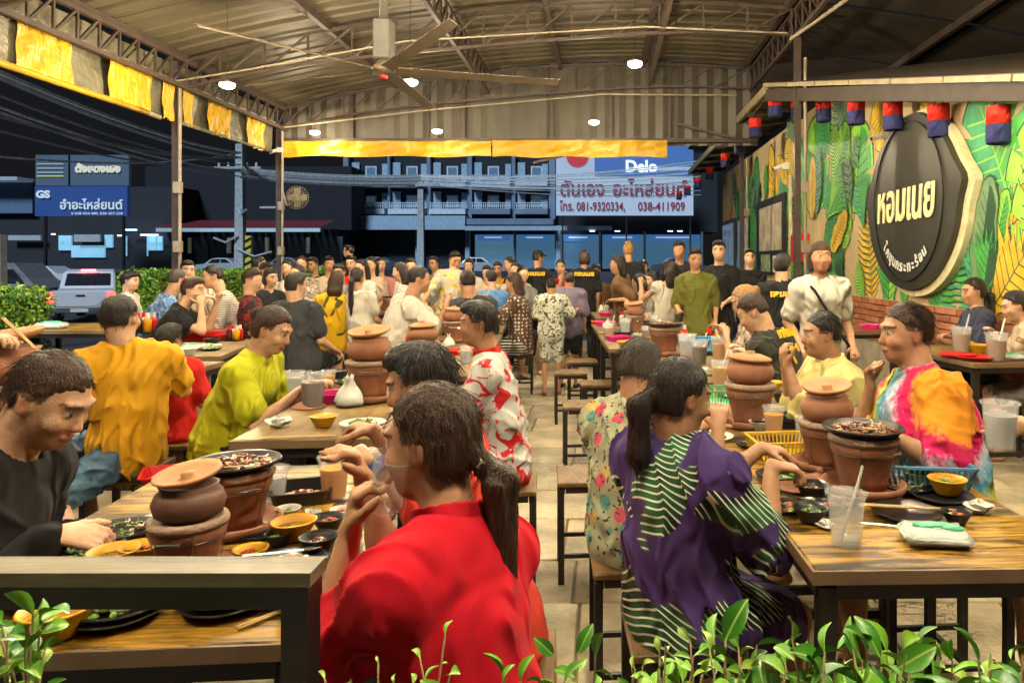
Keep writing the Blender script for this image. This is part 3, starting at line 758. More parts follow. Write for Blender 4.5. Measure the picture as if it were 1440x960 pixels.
# ceiling fan, five blades at rest
fan=empty('ceiling_fan',(-1.85,6.2,3.0),0,'large ceiling fan with long pale blades and a grey motor box under the roof','ceiling fan')
MB().tube([(0,0,.42),(0,0,1.66)],.035,10).build('down_rod',mat('fan_grey',(.12,.11,.09),.5),fan,smooth=True)
b=MB(); b.bbox(-.075,.075,-.075,.075,.10,.44,.015); b.build('motor_box',MATS['fan_grey'],fan)
b=MB(); b.lathe([(.0,-.02),(.09,-.01),(.10,.03),(.05,.10),(0,.10)],20); b.build('hub',mat('fan_cream',(.15,.115,.075),.5),fan,smooth=True)
b=MB()
for i in range(13):
    t=i/12; w=.05*(1-.35*t); b.v+=[(.08+1.42*t,-w,.03+.012),( .08+1.42*t,w,.018-.012),(.08+1.42*t,w,.012-.012),(.08+1.42*t,-w,.024+.012)]
for i in range(12):
    for k in range(4): a=i*4+k; c=i*4+(k+1)%4; b.f.append((a,c,c+4,a+4))
b.f+=[(3,2,1,0),(48,49,50,51)]
bm_=b.me('fan_blade')
for k in range(5): link('blade',bm_,MATS['fan_cream'],fan,rot=(0,0,math.radians(-56+72*k)))
MB().lathe([(.0,-.06),(.03,-.05),(.035,-.02),(0,-.02)],12).build('red_cap',REDP,fan)
# pendant lamps
CAPM=mat('lamp_cap',(.5,.48,.42),.4)
BULB=glow('bulb_glow',(1,.93,.74),25)
LD=None; pcount=0
def pendant(x,y,z,pw,lab):
    global LD
    e=empty('pendant_lamp',(x,y,z),0,lab,'lamp')
    MB().tube([(0,0,.05),(0,0,max(.1,roofz(x)-z-.1))],.0035,5).build('cord',STEEL,e)
    MB().lathe([(.0,.04),(.02,.035),(.04,.012),(.085,.003),(.085,-.003),(.04,-.004)],18).build('shade',CAPM,e,smooth=True)
    MB().lathe([(0,-.055),(.05,-.05),(.072,-.035),(.08,-.018),(.072,-.006),(0,-.006)],16).build('bulb',BULB,e,smooth=True)
    l=bpy.data.lights.new('lamp_light','POINT'); l.energy=pw; l.color=WARM; l.shadow_soft_size=.045
    lo=bpy.data.objects.new('lamp_light',l); COL.objects.link(lo); lo.parent=e; lo.location=(0,0,-.13)
PW=215
for x,y,z,l in ((-4.08,8,3.35,'lit pendant lamp nearest the left valance under the second truss'),(-2.1,8,3.38,'lit pendant lamp beside the ceiling fan hub'),
    (.33,8,3.58,'bright pendant lamp hanging on a cord right of the roof ridge'),(-4.7,12,3.55,'small lit lamp at the far left corner of the shed'),
    (-2.6,11.5,3.48,'small lit lamp above the left half of the yellow curtain'),(-.16,11.3,3.58,'small lit lamp above the right half of the yellow curtain')):
    pendant(x,y,z,PW if y<10 else 55,l)
for x,y in ((-4.1,4.2),(-2.0,4.2),(.35,4.3),(-2.2,.9),(.2,.7),(2.1,1.3)): pendant(x,y,3.5,PW,'lit pendant lamp hanging over the near tables at %s'%('the left side, third bay' if x<-4 else 'the left aisle, third bay' if (x<-1.9 and y>3) else 'the middle aisle, third bay' if y>3 else 'the left aisle, nearest bay' if x<-2 else 'the middle, nearest bay' if x<1 else 'the right, nearest bay'))
pendant(1.75,4.4,3.45,PW*1.15,'lit pendant lamp hanging near the painted wall')
pendant(.95,14.3,3.78,150,'added lamp hidden beyond the end sheet, lighting the far part of the painted wall')  # unseen lamp added to brighten the far mural
# ---------------------------------------------------------------- painted wall building on the right
PLAST=mat('painted_plaster',(.56,.42,.22),.75,var=.22,vs=1.6,bmp=.5,bs=18,bd=.01)
WX=3.2
wall=empty('mural_wall',(WX,10,0),0,'beige wall painted with green and yellow jungle leaves beside the tables','wall')
ztop=lambda y: 3.78 if y>10.3 else 3.78-(10.3-y)*.216
b=MB(); ysw=[2.4,4,5.8,8,10.3,14,20]
for y in ysw: b.v+=[(WX,y,0),(WX,y,ztop(y)),(WX+.2,y,ztop(y)),(WX+.2,y,0)]
for i in range(len(ysw)-1):
    for k in range(4): a=i*4+k; c=i*4+(k+1)%4; b.f.append((a,a+4,c+4,c))
b.f+=[(0,1,2,3),(27,26,25,24)]
b.v=[(v[0]-WX,v[1]-10,v[2]) for v in b.v]; b.build('plaster',PLAST,wall)
MG={'dk':mat('paint_dark_green',(.015,.07,.03),.55,bmp=.1),'g':mat('paint_green',(.06,.36,.06),.5,bmp=.1),'lg':mat('paint_lime',(.28,.62,.06),.5,bmp=.1),
    't':mat('paint_teal',(.06,.34,.16),.5,bmp=.1),'y':mat('paint_yellow',(.72,.45,.03),.5,bmp=.1),'b':mat('paint_blue_green',(.20,.42,.34),.5,bmp=.1),
    'o':mat('paint_dark_outline',(.018,.075,.035),.6,bmp=0),'s':mat('paint_sage',(.16,.28,.14),.5,bmp=.1),'br':mat('paint_brown',(.20,.11,.05),.6,bmp=.1)}
def leaf_outline(kind,r):
    pts=[]
    if kind=='monstera':
        n=64
        for i in range(n):
            a=2*math.pi*i/n; rad=.5*(1+.12*math.cos(a))*(1-.18*max(0,math.cos(a*1+math.pi))**6)
            q=abs(math.sin(a*4.5)); rad*=(1-.42*(q<.28)*(abs(math.sin(a))>.25)); pts.append((rad*math.sin(a)*.85,rad*math.cos(a)))
    elif kind=='banana':
        for i in range(40):
            a=2*math.pi*i/40; pts.append((.22*math.sin(a)*(1+.1*math.sin(9*a)),.55*math.cos(a)))
    elif kind=='frond':
        n=10; L_=[];R_=[]
        for i in range(n):
            t=i/n; w=.34*math.sin(math.pi*(.12+.85*t)); y=-.5+t; L_+=[(-.012,y),(-w,y+.14+.1*t),(-w*.92,y+.17+.1*t),(-.02,y+.055)]; R_+=[(.012,y),(w,y+.14+.1*t),(w*.92,y+.17+.1*t),(.02,y+.055)]
        pts=R_+[(0,.62)]+L_[::-1]
    elif kind=='split':
        n=9
        for i in range(n*2+1):
            a=-1.25+2.5*i/(n*2); rad=.55 if i%2 else .33; pts.append((rad*math.sin(a)*1.0,rad*math.cos(a)-.05))
        pts.append((0,-.5))
    return pts
def tri_layer(pts,off):
    "triangulated flat paint layer; u -> -Y, v -> Z, raised off the wall"
    from mathutils.geometry import tessellate_polygon
    q=[Vector((p[0],p[1],0)) for p in pts]; return [(-off,-p[0],p[1]) for p in pts],[list(f) for f in tessellate_polygon([q])]
def mleaf(kind,Y,z,s,rot,c,rib,k):
    cs,sn=math.cos(rot),math.sin(rot); T=lambda q,m=1.:[((a*cs-b*sn)*s*m,(a*sn+b*cs)*s*m) for a,b in q]
    me=bpy.data.meshes.new('painted_leaf'); V=[];F=[];MI=[]; o0=.002+.00032*k
    def lay(q,off,mi,m=1.):
        v,f=tri_layer(T(q,m),off); n=len(V); V.extend(v); F.extend([[i+n for i in g] for g in f]); MI.extend([mi]*len(f))
    if kind=='frond':
        n=15
        for i in range(n):
            t=i/(n-1); y=-.46+.95*t; w=.36*math.sin(math.pi*(.16+.74*t)); r_=.10+.10*t
            for sd in (-1,1):
                L0=[(0,y),(sd*w*.55,y+r_*.35),(sd*w,y+r_),(sd*w*.5,y+r_*.35+.045),(0,y+.035)]
                lay([(p[0]*1.04,p[1]+(.010 if j in(3,4) else -.012)) for j,p in enumerate(L0)],o0+.000005*i,0); lay(L0,o0+.00033+.000005*i,1 if (i+(sd>0))%3 else 2)
        lay([(-.010,-.6),(.010,-.6),(.004,.5),(-.004,.5)],o0+.00045,3)
    else:
        pts=leaf_outline(kind,rs); lay(pts,o0,0,1.045); lay(pts,o0+.00008,1)
        if kind=='monstera':
            hl=[(p[0]*.9,p[1]*.9) for p in pts if p[0]>=0]
        else: hl=[(p[0]*.86,p[1]*.86) for p in pts if p[0]>=0]
        if len(hl)>3: lay(hl,o0+.00015,2)
        ribs=[[(-.011,-.47),(.011,-.47),(.004,.44),(-.004,.44)]]
        for i in range(7):
            y=-.34+i*.105
            for sd in (-1,1): w=(.30 if kind!='banana' else .15)*(1-.25*abs(i-3)/3); ribs.append([(0,y),(sd*w,y+.13),(sd*w,y+.145),(0,y+.016)])
        for qi,q in enumerate(ribs): lay(q,o0+.00021+(.00004 if qi==0 else 0),0 if rib=='o' else 3,.95)
    me.from_pydata(V,[],F)
    for mm in (MG['o'],MG[c[0]],MG[c[1]],MG[rib if rib!='o' else 's']): me.materials.append(mm)
    me.polygons.foreach_set('material_index',MI); me.update()
    link('painted_leaf',me,None,wall,loc=(-.001,Y-10,z))
rs=random.Random(11)
spec=[('monstera',11.2,2.75,1.55,.1,('lg','g'),'lg'),('frond',10.0,3.05,1.3,.3,('b','s'),'o'),('monstera',9.35,2.5,1.25,-.2,('lg','g'),'o'),('frond',8.9,1.5,1.15,.15,('y','y'),'o'),
 ('banana',14.0,2.75,1.7,.25,('y','y'),'o'),('frond',13.2,2.2,1.7,-.5,('t','b'),'o'),('banana',16.5,2.2,2.2,.1,('t','g'),'o'),('banana',15.8,2.6,1.9,-.3,('g','t'),'o'),
 ('monstera',6.05,2.3,1.2,.5,('t','g'),'lg'),('monstera',5.45,2.0,1.05,-.6,('lg','lg'),'o'),('split',5.9,1.45,1.1,.1,('t','b'),'o'),('banana',5.7,1.75,.9,-1.1,('y','y'),'o'),
 ('split',5.7,1.05,.9,-.1,('lg','lg'),'o'),('split',5.2,1.3,1.0,.4,('g','t'),'o'),('frond',10.2,1.5,1.2,.4,('s','t'),'o'),('split',10.6,1.15,1.1,0,('lg','g'),'o'),('split',8.3,1.2,.9,0,('g','lg'),'o'),
 ('banana',7.9,1.35,.7,.1,('g','lg'),'o'),('frond',7.0,1.1,.9,-.3,('g','t'),'o'),('frond',6.4,1.15,.9,.5,('t','g'),'o'),('banana',12.2,1.9,1.3,-.3,('lg','g'),'o'),('frond',12.0,1.3,1.0,.2,('g','dk'),'o'),
 ('banana',9.9,2.1,.8,.0,('b','b'),'br'),('monstera',8.5,2.98,.7,.9,('y','y'),'o'),('split',7.2,2.85,.7,.2,('y','y'),'o'),('frond',12.6,3.2,1.2,.3,('s','g'),'o')]
for k,sp in enumerate(spec): mleaf(*sp,k)
for k in range(95):
    Y=rs.uniform(2.9,19.5); z=rs.uniform(1.1,ztop(Y)-.55)
    if 6.3<Y<8.8: continue
    mleaf(rs.choice(['frond','banana','split','monstera']),Y,z,rs.uniform(.5,.95),rs.uniform(-1,1),rs.choice([('y','y'),('lg','g'),('g','lg'),('t','g'),('lg','lg'),('s','dk'),('b','t'),('g','dk')]),'o',k+27)
# bricks of the low dado
bk=MB(); bk.bbox(-.035,.02,-.105,.105,-.03,.03,.004); bkm=[]
for i,c in enumerate(((.36,.12,.05),(.28,.09,.04),(.42,.17,.08))):
    me=bk.me('brick'); me.materials.append(mat('brick_%s'%('red','dark','pale')[i],c,.8,bmp=.6)); bkm.append(me)
MB().box(-.02,.0,-7.5,2.2,0,1.0).build('mortar_bed',mat('mortar',(.42,.36,.26),.9),wall)
cnt=0
for r_ in range(7):
    z=.965-r_*.07
    for j in range(42):
        if cnt<294: link('brick',bkm[rs.randrange(3)],None,wall,loc=(-.02-rs.random()*.006,1.6-j*.222-(r_%2)*.11,z)); cnt+=1
# dark frames and picture board, window, red box
def wbox(name,m,y0,y1,z0,z1,x0,x1,parent=wall): return MB().box(x0-WX,x1-WX,y0-10,y1-10,z0,z1).build(name,m,parent)
fr=empty('notice_board',(WX,14,0),0,'black framed picture board on the painted wall above two small notices','notice board')
def fb(name,m,y0,y1,z0,z1,x0,x1,p): return MB().box(x0-WX,x1-WX,y0-14,y1-14,z0,z1).build(name,m,p)
DKF=mat('black_frame',(.02,.018,.015),.5)
fb('frame',DKF,12.9,15.3,1.2,2.65,WX-.06,WX-.012,fr); fb('picture',mat('sepia_print',(.50,.38,.24),.6,var=.5,vs=3,bmp=0,col2=(.75,.66,.5)),13.1,14.95,1.65,2.5,WX-.07,WX-.06,fr)
fb('notice',PAPER,13.05,13.75,1.25,1.55,WX-.07,WX-.06,fr); fb('notice',mat('green_notice',(.3,.4,.2),.6,var=.5,vs=8,bmp=0),14.0,14.8,1.25,1.58,WX-.07,WX-.06,fr)
fb('cream_strip',mat('cream_strip',(.75,.65,.4),.6,bmp=0),12.55,12.7,.9,2.9,WX-.04,WX-.012,fr)
for i,(y0,y1) in enumerate(((16.2,17.4),(17.8,19.6))):
    w=empty('window',(WX,14,0),0,['dark framed window nearest the picture board','dark framed window at the far end of the painted wall'][i],'window')
    fb('frame',DKF,y0,y1,1.2,2.5,WX-.08,WX-.034,w); fb('pane',mat('lit_pane',(.20,.26,.34),.1,var=.6,vs=3,bmp=0,emit=(.35,.45,.6),es=.12),y0+.12,y1-.12,1.3,2.4,WX-.09,WX-.08,w)
rb=empty('fire_cabinet',(WX,11.8,1.45),0,'red metal cabinet fixed on the mural beside the post','cabinet')
b=MB(); b.bbox(-.16,0,-.28,.28,-.02,.42,.01); b.build('body',REDP,rb); MB().box(-.17,-.16,-.2,.2,.05,.35).build('door',REDP,rb)
# lean-to roof edge and fascia
lt=empty('lean_to_roof',(2.4,10,3.7),0,'dark lean-to roof edge sloping along the top of the painted wall','roof')
def LT(b,name,m): b.v=[(v[0]-2.4,v[1]-10,v[2]-3.7) for v in b.v]; return b.build(name,m,lt)
p0=at(1075,120,10.4); p1=at(1440,110,5.4); p2=at(1560,106,4.65)
FAS=mat('fascia_metal',(.32,.26,.15),.5,var=.3)
for i in range(7):
    a=p0.lerp(p2,i/7); c=p0.lerp(p2,(i+1)/7-.004); LT(MB().bar(a,c,.05,.05),'fascia_strip',FAS)
LT(MB().bar(p0+Vector((.04,.06,-.13)),p2+Vector((.04,.06,-.07)),.05,.16),'gutter_board',mat('dark_board',(.05,.035,.025),.6))
DSH=mat('dark_roof_sheet',(.075,.055,.035),.6,var=.4,vs=1.5)
b=MB(); q0=p0+Vector((0,.02,.01)); q1=p2+Vector((0,.02,.01)); b.v=[q0,q1,q1+Vector((5.,1.5,1.1)),q0+Vector((5.,5,.5)),q0+Vector((0,0,.03)),q1+Vector((0,0,.03)),q1+Vector((5,1.5,1.13)),q0+Vector((5,5,.53))]
b.v=[tuple(v) for v in b.v]; b.f=[(0,1,2,3),(4,7,6,5),(0,4,5,1),(1,5,6,2),(2,6,7,3),(3,7,4,0)]; LT(b,'roof_sheet',DSH)
b=MB(); b.v=[(2.3,10.4,3.85),(2.3,20,3.85),(3.4,20,4.05),(3.4,10.4,4.05),(2.3,10.4,3.89),(2.3,20,3.89),(3.4,20,4.09),(3.4,10.4,4.09)]; b.f=[(0,1,2,3),(4,7,6,5),(0,4,5,1),(1,5,6,2),(2,6,7,3),(3,7,4,0)]; LT(b,'eave_sheet',DSH)
LT(MB().bar((2.28,10.4,3.86),(2.28,20,3.86),.04,.12),'eave_board',FAS)
for y in np.arange(10.8,20,1.1): LT(MB().bar((2.3,y,3.80),(3.2,y,3.92),.05,.09),'rafter',BEAMM)
# cloth lanterns
RC=cloth('lantern_red',(.75,.03,.015),rough=.6); NC=cloth('lantern_navy',(.03,.035,.13),rough=.6)
lab=['at the corner of the lean-to eave','first to the right of the eave corner','second right of the eave corner, above the palm leaf','third right of the eave corner','above the left edge of the black sign','over the top right of the black sign','nearest and largest, right of the black sign']
LX=[(1090,150,30),(1122,152,30),(1158,155,33),(1204,157,37),(1256,163,41),(1320,170,46),(1405,176,53)]
LF=[(1062,180,27),(1040,206,23),(1020,226,20),(998,244,17),(981,258,15),(967,268,13.5),(955,275,12)]
labF=['one step down the side eave from the corner','second down the side eave','third down the side eave, before the dark post','fourth down the side eave','fifth down the side eave','sixth down the side eave','farthest and smallest on the side eave']
lp=[]
for i,(px,py,sz) in enumerate(LX+LF):
    Y=1040*.30/sz; c=at(px,py,Y); lp.append(c)
    e=empty('lantern',tuple(c),rs.uniform(-.2,.2),'red and navy lantern '+(lab+labF)[i],'lantern','cloth lanterns hung along the eave')
    e.rotation_euler=(rs.uniform(-.05,.05),rs.uniform(-.06,.06),rs.uniform(0,6))
    R_=.098
    MB().lathe([(R_*.6,.152),(R_*.97,.148),(R_,.13),(R_*.985,.0)],16).build('red_cloth',RC,e,smooth=True)
    MB().lathe([(R_*.985,0),(R_*1.0,-.01),(R_*.98,-.14),(R_*.9,-.15),(R_*.88,-.14)],16).build('navy_cloth',NC,e,smooth=True)
    MB().tube([(-.06,0,.15),(0,0,.21),(.06,0,.15)],.004,5).build('hanger',STEEL,e)
    MB().tube([(0,0,.205),(0,0,.27)],.003,4).build('hook',STEEL,e)
b=MB(); top=[c+Vector((0,0,.26)) for c in lp]
b.tube(top[:7],.007,5); b.tube([top[0]]+top[7:],.007,5)
tag(b.build('lantern_string',PIPEM),'thin string strung along the eave carrying the cloth lanterns','string')
# round black sign
sg=empty('wall_sign',(WX-.08,7.5,0),0,'big black pot-shaped wall sign with cream rim and pale Thai lettering','sign')
def pot(sc=1.,dx=0):
    P=[]
    for i in range(90):
        a=2*math.pi*i/90; x=1.08*math.sin(a); z=.89*math.cos(a); ax=abs(x)
        if z>.0: x*=1-.18*(z/.89)**1.5
        r_=1.0
        d=math.exp(-((z-.12)/.13)**2); x+=(.10 if x>0 else -.08)*d*(ax>.7)
        if z>.86: z=.86+(z-.86)*.2
        P.append((x*sc,z*sc+2.03))
    return P
def sgn(pts,d0,d1,name,m):
    V=[];n=len(pts)
    for d in (d0,d1):
        V+=[(-d,-p[0],p[1]) for p in pts]
    F=[tuple(range(n,2*n))[::-1]]+[(i,(i+1)%n,n+(i+1)%n,n+i) for i in range(n)]
    me=bpy.data.meshes.new(name); me.from_pydata(V,[],F); me.validate(); return link(name,me,m,sg)
IV=mat('ivory_paint',(.70,.62,.36),.5,bmp=.1); BLK=mat('black_gloss_board',(.035,.032,.022),.42,var=.35,vs=1.2,bmp=.12)
P_=pot(1.05); sgn([(p[0]+.05,p[1]-.02) for p in P_],-.07,.0,'rim',IV); sgn(pot(1.0),0.0,.06,'board',BLK)
b=MB()
for i in range(60):
    a=2*math.pi*i/60; a2=2*math.pi*(i+1)/60; f=lambda t:(-.072,-(.84*math.sin(t)),2.03+.80*math.cos(t)); b.bar(f(a),f(a2),.012,.012)
b.build('inner_groove',mat('groove',(.012,.01,.008),.5),sg)
RT=(math.pi/2,0,-math.pi/2)
text('lettering','หอมเนย',.56,mat('cream_letter',(.80,.74,.38),.5,bmp=0,emit=(.8,.74,.38),es=.05),(-.075,.03,2.02),RT,sg,.006,fit=1.42,bold=.010,shear=.10)
arc='โคขุนกระทะร้อน'; cl=['โ','ค','ขุ','น','ก','ร','ะ','ท','ะ','ร้','อ','น']
for i,ch in enumerate(cl):
    a=math.radians(-48+88*i/(len(cl)-1)); R_=.70
    text('letter',ch,.15,mat('white_letter',(.82,.82,.74),.5,bmp=0),(-.075,-(R_*math.sin(a)),2.03-R_*math.cos(a)*.95),(math.pi/2,0,-math.pi/2),sg,-0.0+.003,bold=.003).rotation_euler=(math.pi/2,-a*.0,-math.pi/2)
for o in sg.children:
    if o.name.startswith('letter') and not o.name.startswith('lettering'):
        yy=-o.location.y; zz=o.location.z-2.03; a=math.atan2(yy,-zz); o.rotation_euler=Matrix.Rotation(-math.pi/2,3,'Z').to_4x4().to_3x3().__matmul__(Matrix.Rotation(math.pi/2,3,'X')).__matmul__(Matrix.Rotation(a,3,'Z')).to_euler()
# security cameras
for i,(px,py,Y,l) in enumerate(((1097,235,9.25,'small white security camera on the right shed post'),(1236,192,8.3,'small security camera fixed left of the black sign'),(388,212,12.3,'white security camera at the far left corner of the shed'))):
    c=at(px,py,Y); e=empty('security_camera',tuple(c),0,l,'camera')
    MB().tube([(-.09,-.02,-.03),(.05,0,.02)],.028,10).build('barrel',CAPM,e); MB().tube([(-.10,-.022,-.035),(-.085,-.02,-.028)],.02,8).build('lens',BLACKP,e); MB().box(.03,.11,-.03,.03,-.03,.05).build('mount',CAPM,e)
# wall fan on far left post
e=empty('pedestal_fan',tuple(at(418,278,12.2)),0,'small round caged fan fixed to the far left post','fan')
b=MB()
for k in range(24):
    a=2*math.pi*k/24; b.tube([(0,-.07,0),(.11*math.cos(a),-.06,.11*math.sin(a)),(.19*math.cos(a),0,.19*math.sin(a)),(.11*math.cos(a),.05,.11*math.sin(a)),(0,.06,0)],.003,3)
for r_ in (.08,.14,.19): b.tube([(r_*math.cos(t/10*3.1416),-.05 if r_<.19 else 0,r_*math.sin(t/10*3.1416)) for t in range(21)],.004,4)
b.build('cage',PIPEM,e); b=MB().lathe([(0,-.03),(.05,-.03),(.05,.03),(0,.03)],12); o=b.build('motor',CAPM,e,rot=(math.pi/2,0,0))
b=MB(); b.box(-.16,.16,-.005,.005,-.05,.05); b.box(-.05,.05,-.005,.005,-.16,.16); b.build('blades',mat('fan_blade_grey',(.25,.22,.18),.4),e)
MB().tube([(0,.05,0),(-.05,.1,-.02),(-.22,.1,-.12),(-.28,.1,.1)],.014,6).build('bracket',PIPEM,e)
# ---------------------------------------------------------------- hedges
LEAFM=[mat('hedge_leaf_green',(.10,.24,.02),.45,var=.5,vs=30,bmp=0),mat('hedge_leaf_dark',(.035,.11,.012),.45,var=.5,vs=30,bmp=0),mat('hedge_leaf_lime',(.28,.40,.03),.45,var=.4,vs=30,bmp=0)]
def hedge(x0,x1,y0,y1,z1,n,lab,seed,lf=.028):
    r=np.random.RandomState(seed); e=empty('hedge',((x0+x1)/2,(y0+y1)/2,0),0,lab,'hedge')
    cx,cy=(x0+x1)/2,(y0+y1)/2
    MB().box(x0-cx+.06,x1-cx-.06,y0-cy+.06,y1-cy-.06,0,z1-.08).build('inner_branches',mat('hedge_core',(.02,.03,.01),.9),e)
    MB().box(x0-cx-.06,x1-cx+.06,y0-cy-.06,y1-cy+.06,-.02,.3).build('planter',mat('planter_concrete',(.25,.22,.18),.8),e)
    V=np.zeros((n*4,3)); Fc=np.arange(n*4).reshape(n,4)
    side=r.randint(0,5,n); P=np.stack([r.uniform(x0,x1,n),r.uniform(y0,y1,n),r.uniform(.3,z1,n)],1)
    P[side==0,2]=z1; P[side==1,2]=z1; P[side==2,0]=x1; P[side==3,1]=y0; P[side==4,0]=x1
    P+=r.randn(n,3)*.03+np.sin(P*9)*.02
    d=r.randn(n,3); d/=np.linalg.norm(d,axis=1)[:,None]; w=np.cross(d,r.randn(n,3)); w/=np.linalg.norm(w,axis=1)[:,None]; s=lf*r.uniform(.6,1.3,(n,1))
    V[0::4]=P-d*s; V[1::4]=P+w*s*.5; V[2::4]=P+d*s; V[3::4]=P-w*s*.5
    V-=np.array([cx,cy,0]); me=np_mesh('foliage',V,Fc)
    for m in LEAFM: me.materials.append(m)
    me.polygons.foreach_set('material_index',r.choice([0,0,1,2],n).astype(np.int32)); me.polygons.foreach_set('use_smooth',np.zeros(n,bool))
    tag(link('foliage',me,None,e),kind='stuff')
hedge(-6.9,-6.0,6.0,8.0,1.12,9000,'clipped green hedge nearest the left edge, left of the pickup',1)
hedge(-6.5,-6.0,9.9,13.3,1.27,14000,'long clipped hedge behind the left tables, right of the pickup',2)
hedge(-5.6,-5.0,13.4,14.2,1.30,2500,'short hedge clump by the far left post',5)
# ---------------------------------------------------------------- street: pickup
WHITEC=mat('white_car_paint',(.62,.64,.68),.28,var=.06,bmp=0,coat=.6); GLASSC=mat('dark_car_glass',(.02,.022,.03),.06,bmp=0,coat=.6); TYRE=mat('tyre_rubber',(.02,.02,.02),.85)
REDL=glow('tail_glow',(1,.03,.03),9); REDL2=glow('brake_glow',(1,.10,.12),16); CHR=mat('chrome',(.6,.6,.62),.2,1,bmp=0); AMB=glow('indicator_glow',(1,.45,.08),3)
def wheel(parent,x,y,r=.36,w=.22):
    o=MB().lathe([(r*.55,-w/2),(r*.95,-w/2),(r,-w/2+.03),(r,w/2-.03),(r*.95,w/2),(r*.55,w/2)],24).build('wheel',TYRE,parent,loc=(x,y,r),rot=(0,math.pi/2,0),smooth=True)
    MB().lathe([(0,-w/2+.01),(r*.55,-w/2-.005),(r*.55,w/2+.005),(0,w/2-.01)],16).build('rim',CHR,o)
tc=at(127,437,24.7); 
tk=empty('pickup_truck',(-17.0,24.0,gz(24.0)),math.radians(24),'white pickup truck seen from behind with red tail lights lit','truck')
def loft(secs,cap=True):
    "secs: list of (y, [(x,z)...]) outlines joined along y"
    b=MB(); n=len(secs[0][1])
    for y,o in secs: b.v+=[(x,y,z) for x,z in o]
    for i in range(len(secs)-1):
        for k in range(n): a=i*n+k; c=i*n+(k+1)%n; b.f.append((a,c,c+n,a+n))
    b.f.append(tuple(range(n))[::-1]); b.f.append(tuple((len(secs)-1)*n+k for k in range(n))); return b
so=lambda w,z0,z1,t=.06:[(-w+t,z0),(w-t,z0),(w,z0+t),(w,z1-t),(w-t,z1),(-w+t,z1),(-w,z1-t),(-w,z0+t)]
loft([(-.0,so(.88,.45,1.02)),(.05,so(.92,.42,1.05)),(2.,so(.93,.42,1.06)),(4.3,so(.92,.42,1.06)),(5.1,so(.86,.45,.95))]).build('body',WHITEC,tk)
loft([(.95,so(.80,1.04,1.10)),(1.25,so(.74,1.04,1.66)),(1.5,so(.72,1.04,1.74)),(3.0,so(.71,1.04,1.73)),(3.9,so(.80,1.04,1.10))]).build('cabin',WHITEC,tk)
b=loft([(1.02,[(-.66,1.12),(.66,1.12),(.60,1.60),(-.60,1.60)]),(1.235,[(-.66,1.12),(.66,1.12),(.60,1.60),(-.60,1.60)])]); b.v=[(x,(.97 if z<1.3 else 1.16)+(y-1.02),z) for x,y,z in b.v]; b.build('rear_window',GLASSC,tk)
for sd in (-1,1):
    MB().box(min(sd*.66,sd*.745),max(sd*.66,sd*.745),1.5,3.1,1.16,1.60).build('side_window',GLASSC,tk)
    t=MB().box(min(sd*.74,sd*.935),max(sd*.74,sd*.935),-.03,.12,.68,1.0).build('taillight',REDL,tk); MB().box(min(sd*.76,sd*.91),max(sd*.76,sd*.91),-.035,-.03,.78,.86).build('indicator',AMB,t)
    MB().bbox(min(sd*.9,sd*1.08),max(sd*.9,sd*1.08),3.3,3.42,1.1,1.28,.02).build('mirror',WHITEC,tk)
    for y in (1.0,4.15): wheel(tk,sd*.82,y)
MB().box(-.70,.70,-.025,.0,.55,1.0).build('tailgate',WHITEC,tk); MB().bbox(-.88,.88,-.16,-.03,.34,.50,.02).build('bumper',CHR,tk)
MB().box(-.24,.24,-.17,-.16,.37,.48).build('number_plate',WHITEP,tk); MB().box(-.2,.2,1.08,1.14,1.69,1.73).build('brake_light',REDL2,tk); MB().box(-.12,.12,-.04,-.025,.86,.92).build('handle',BLACKP,tk)
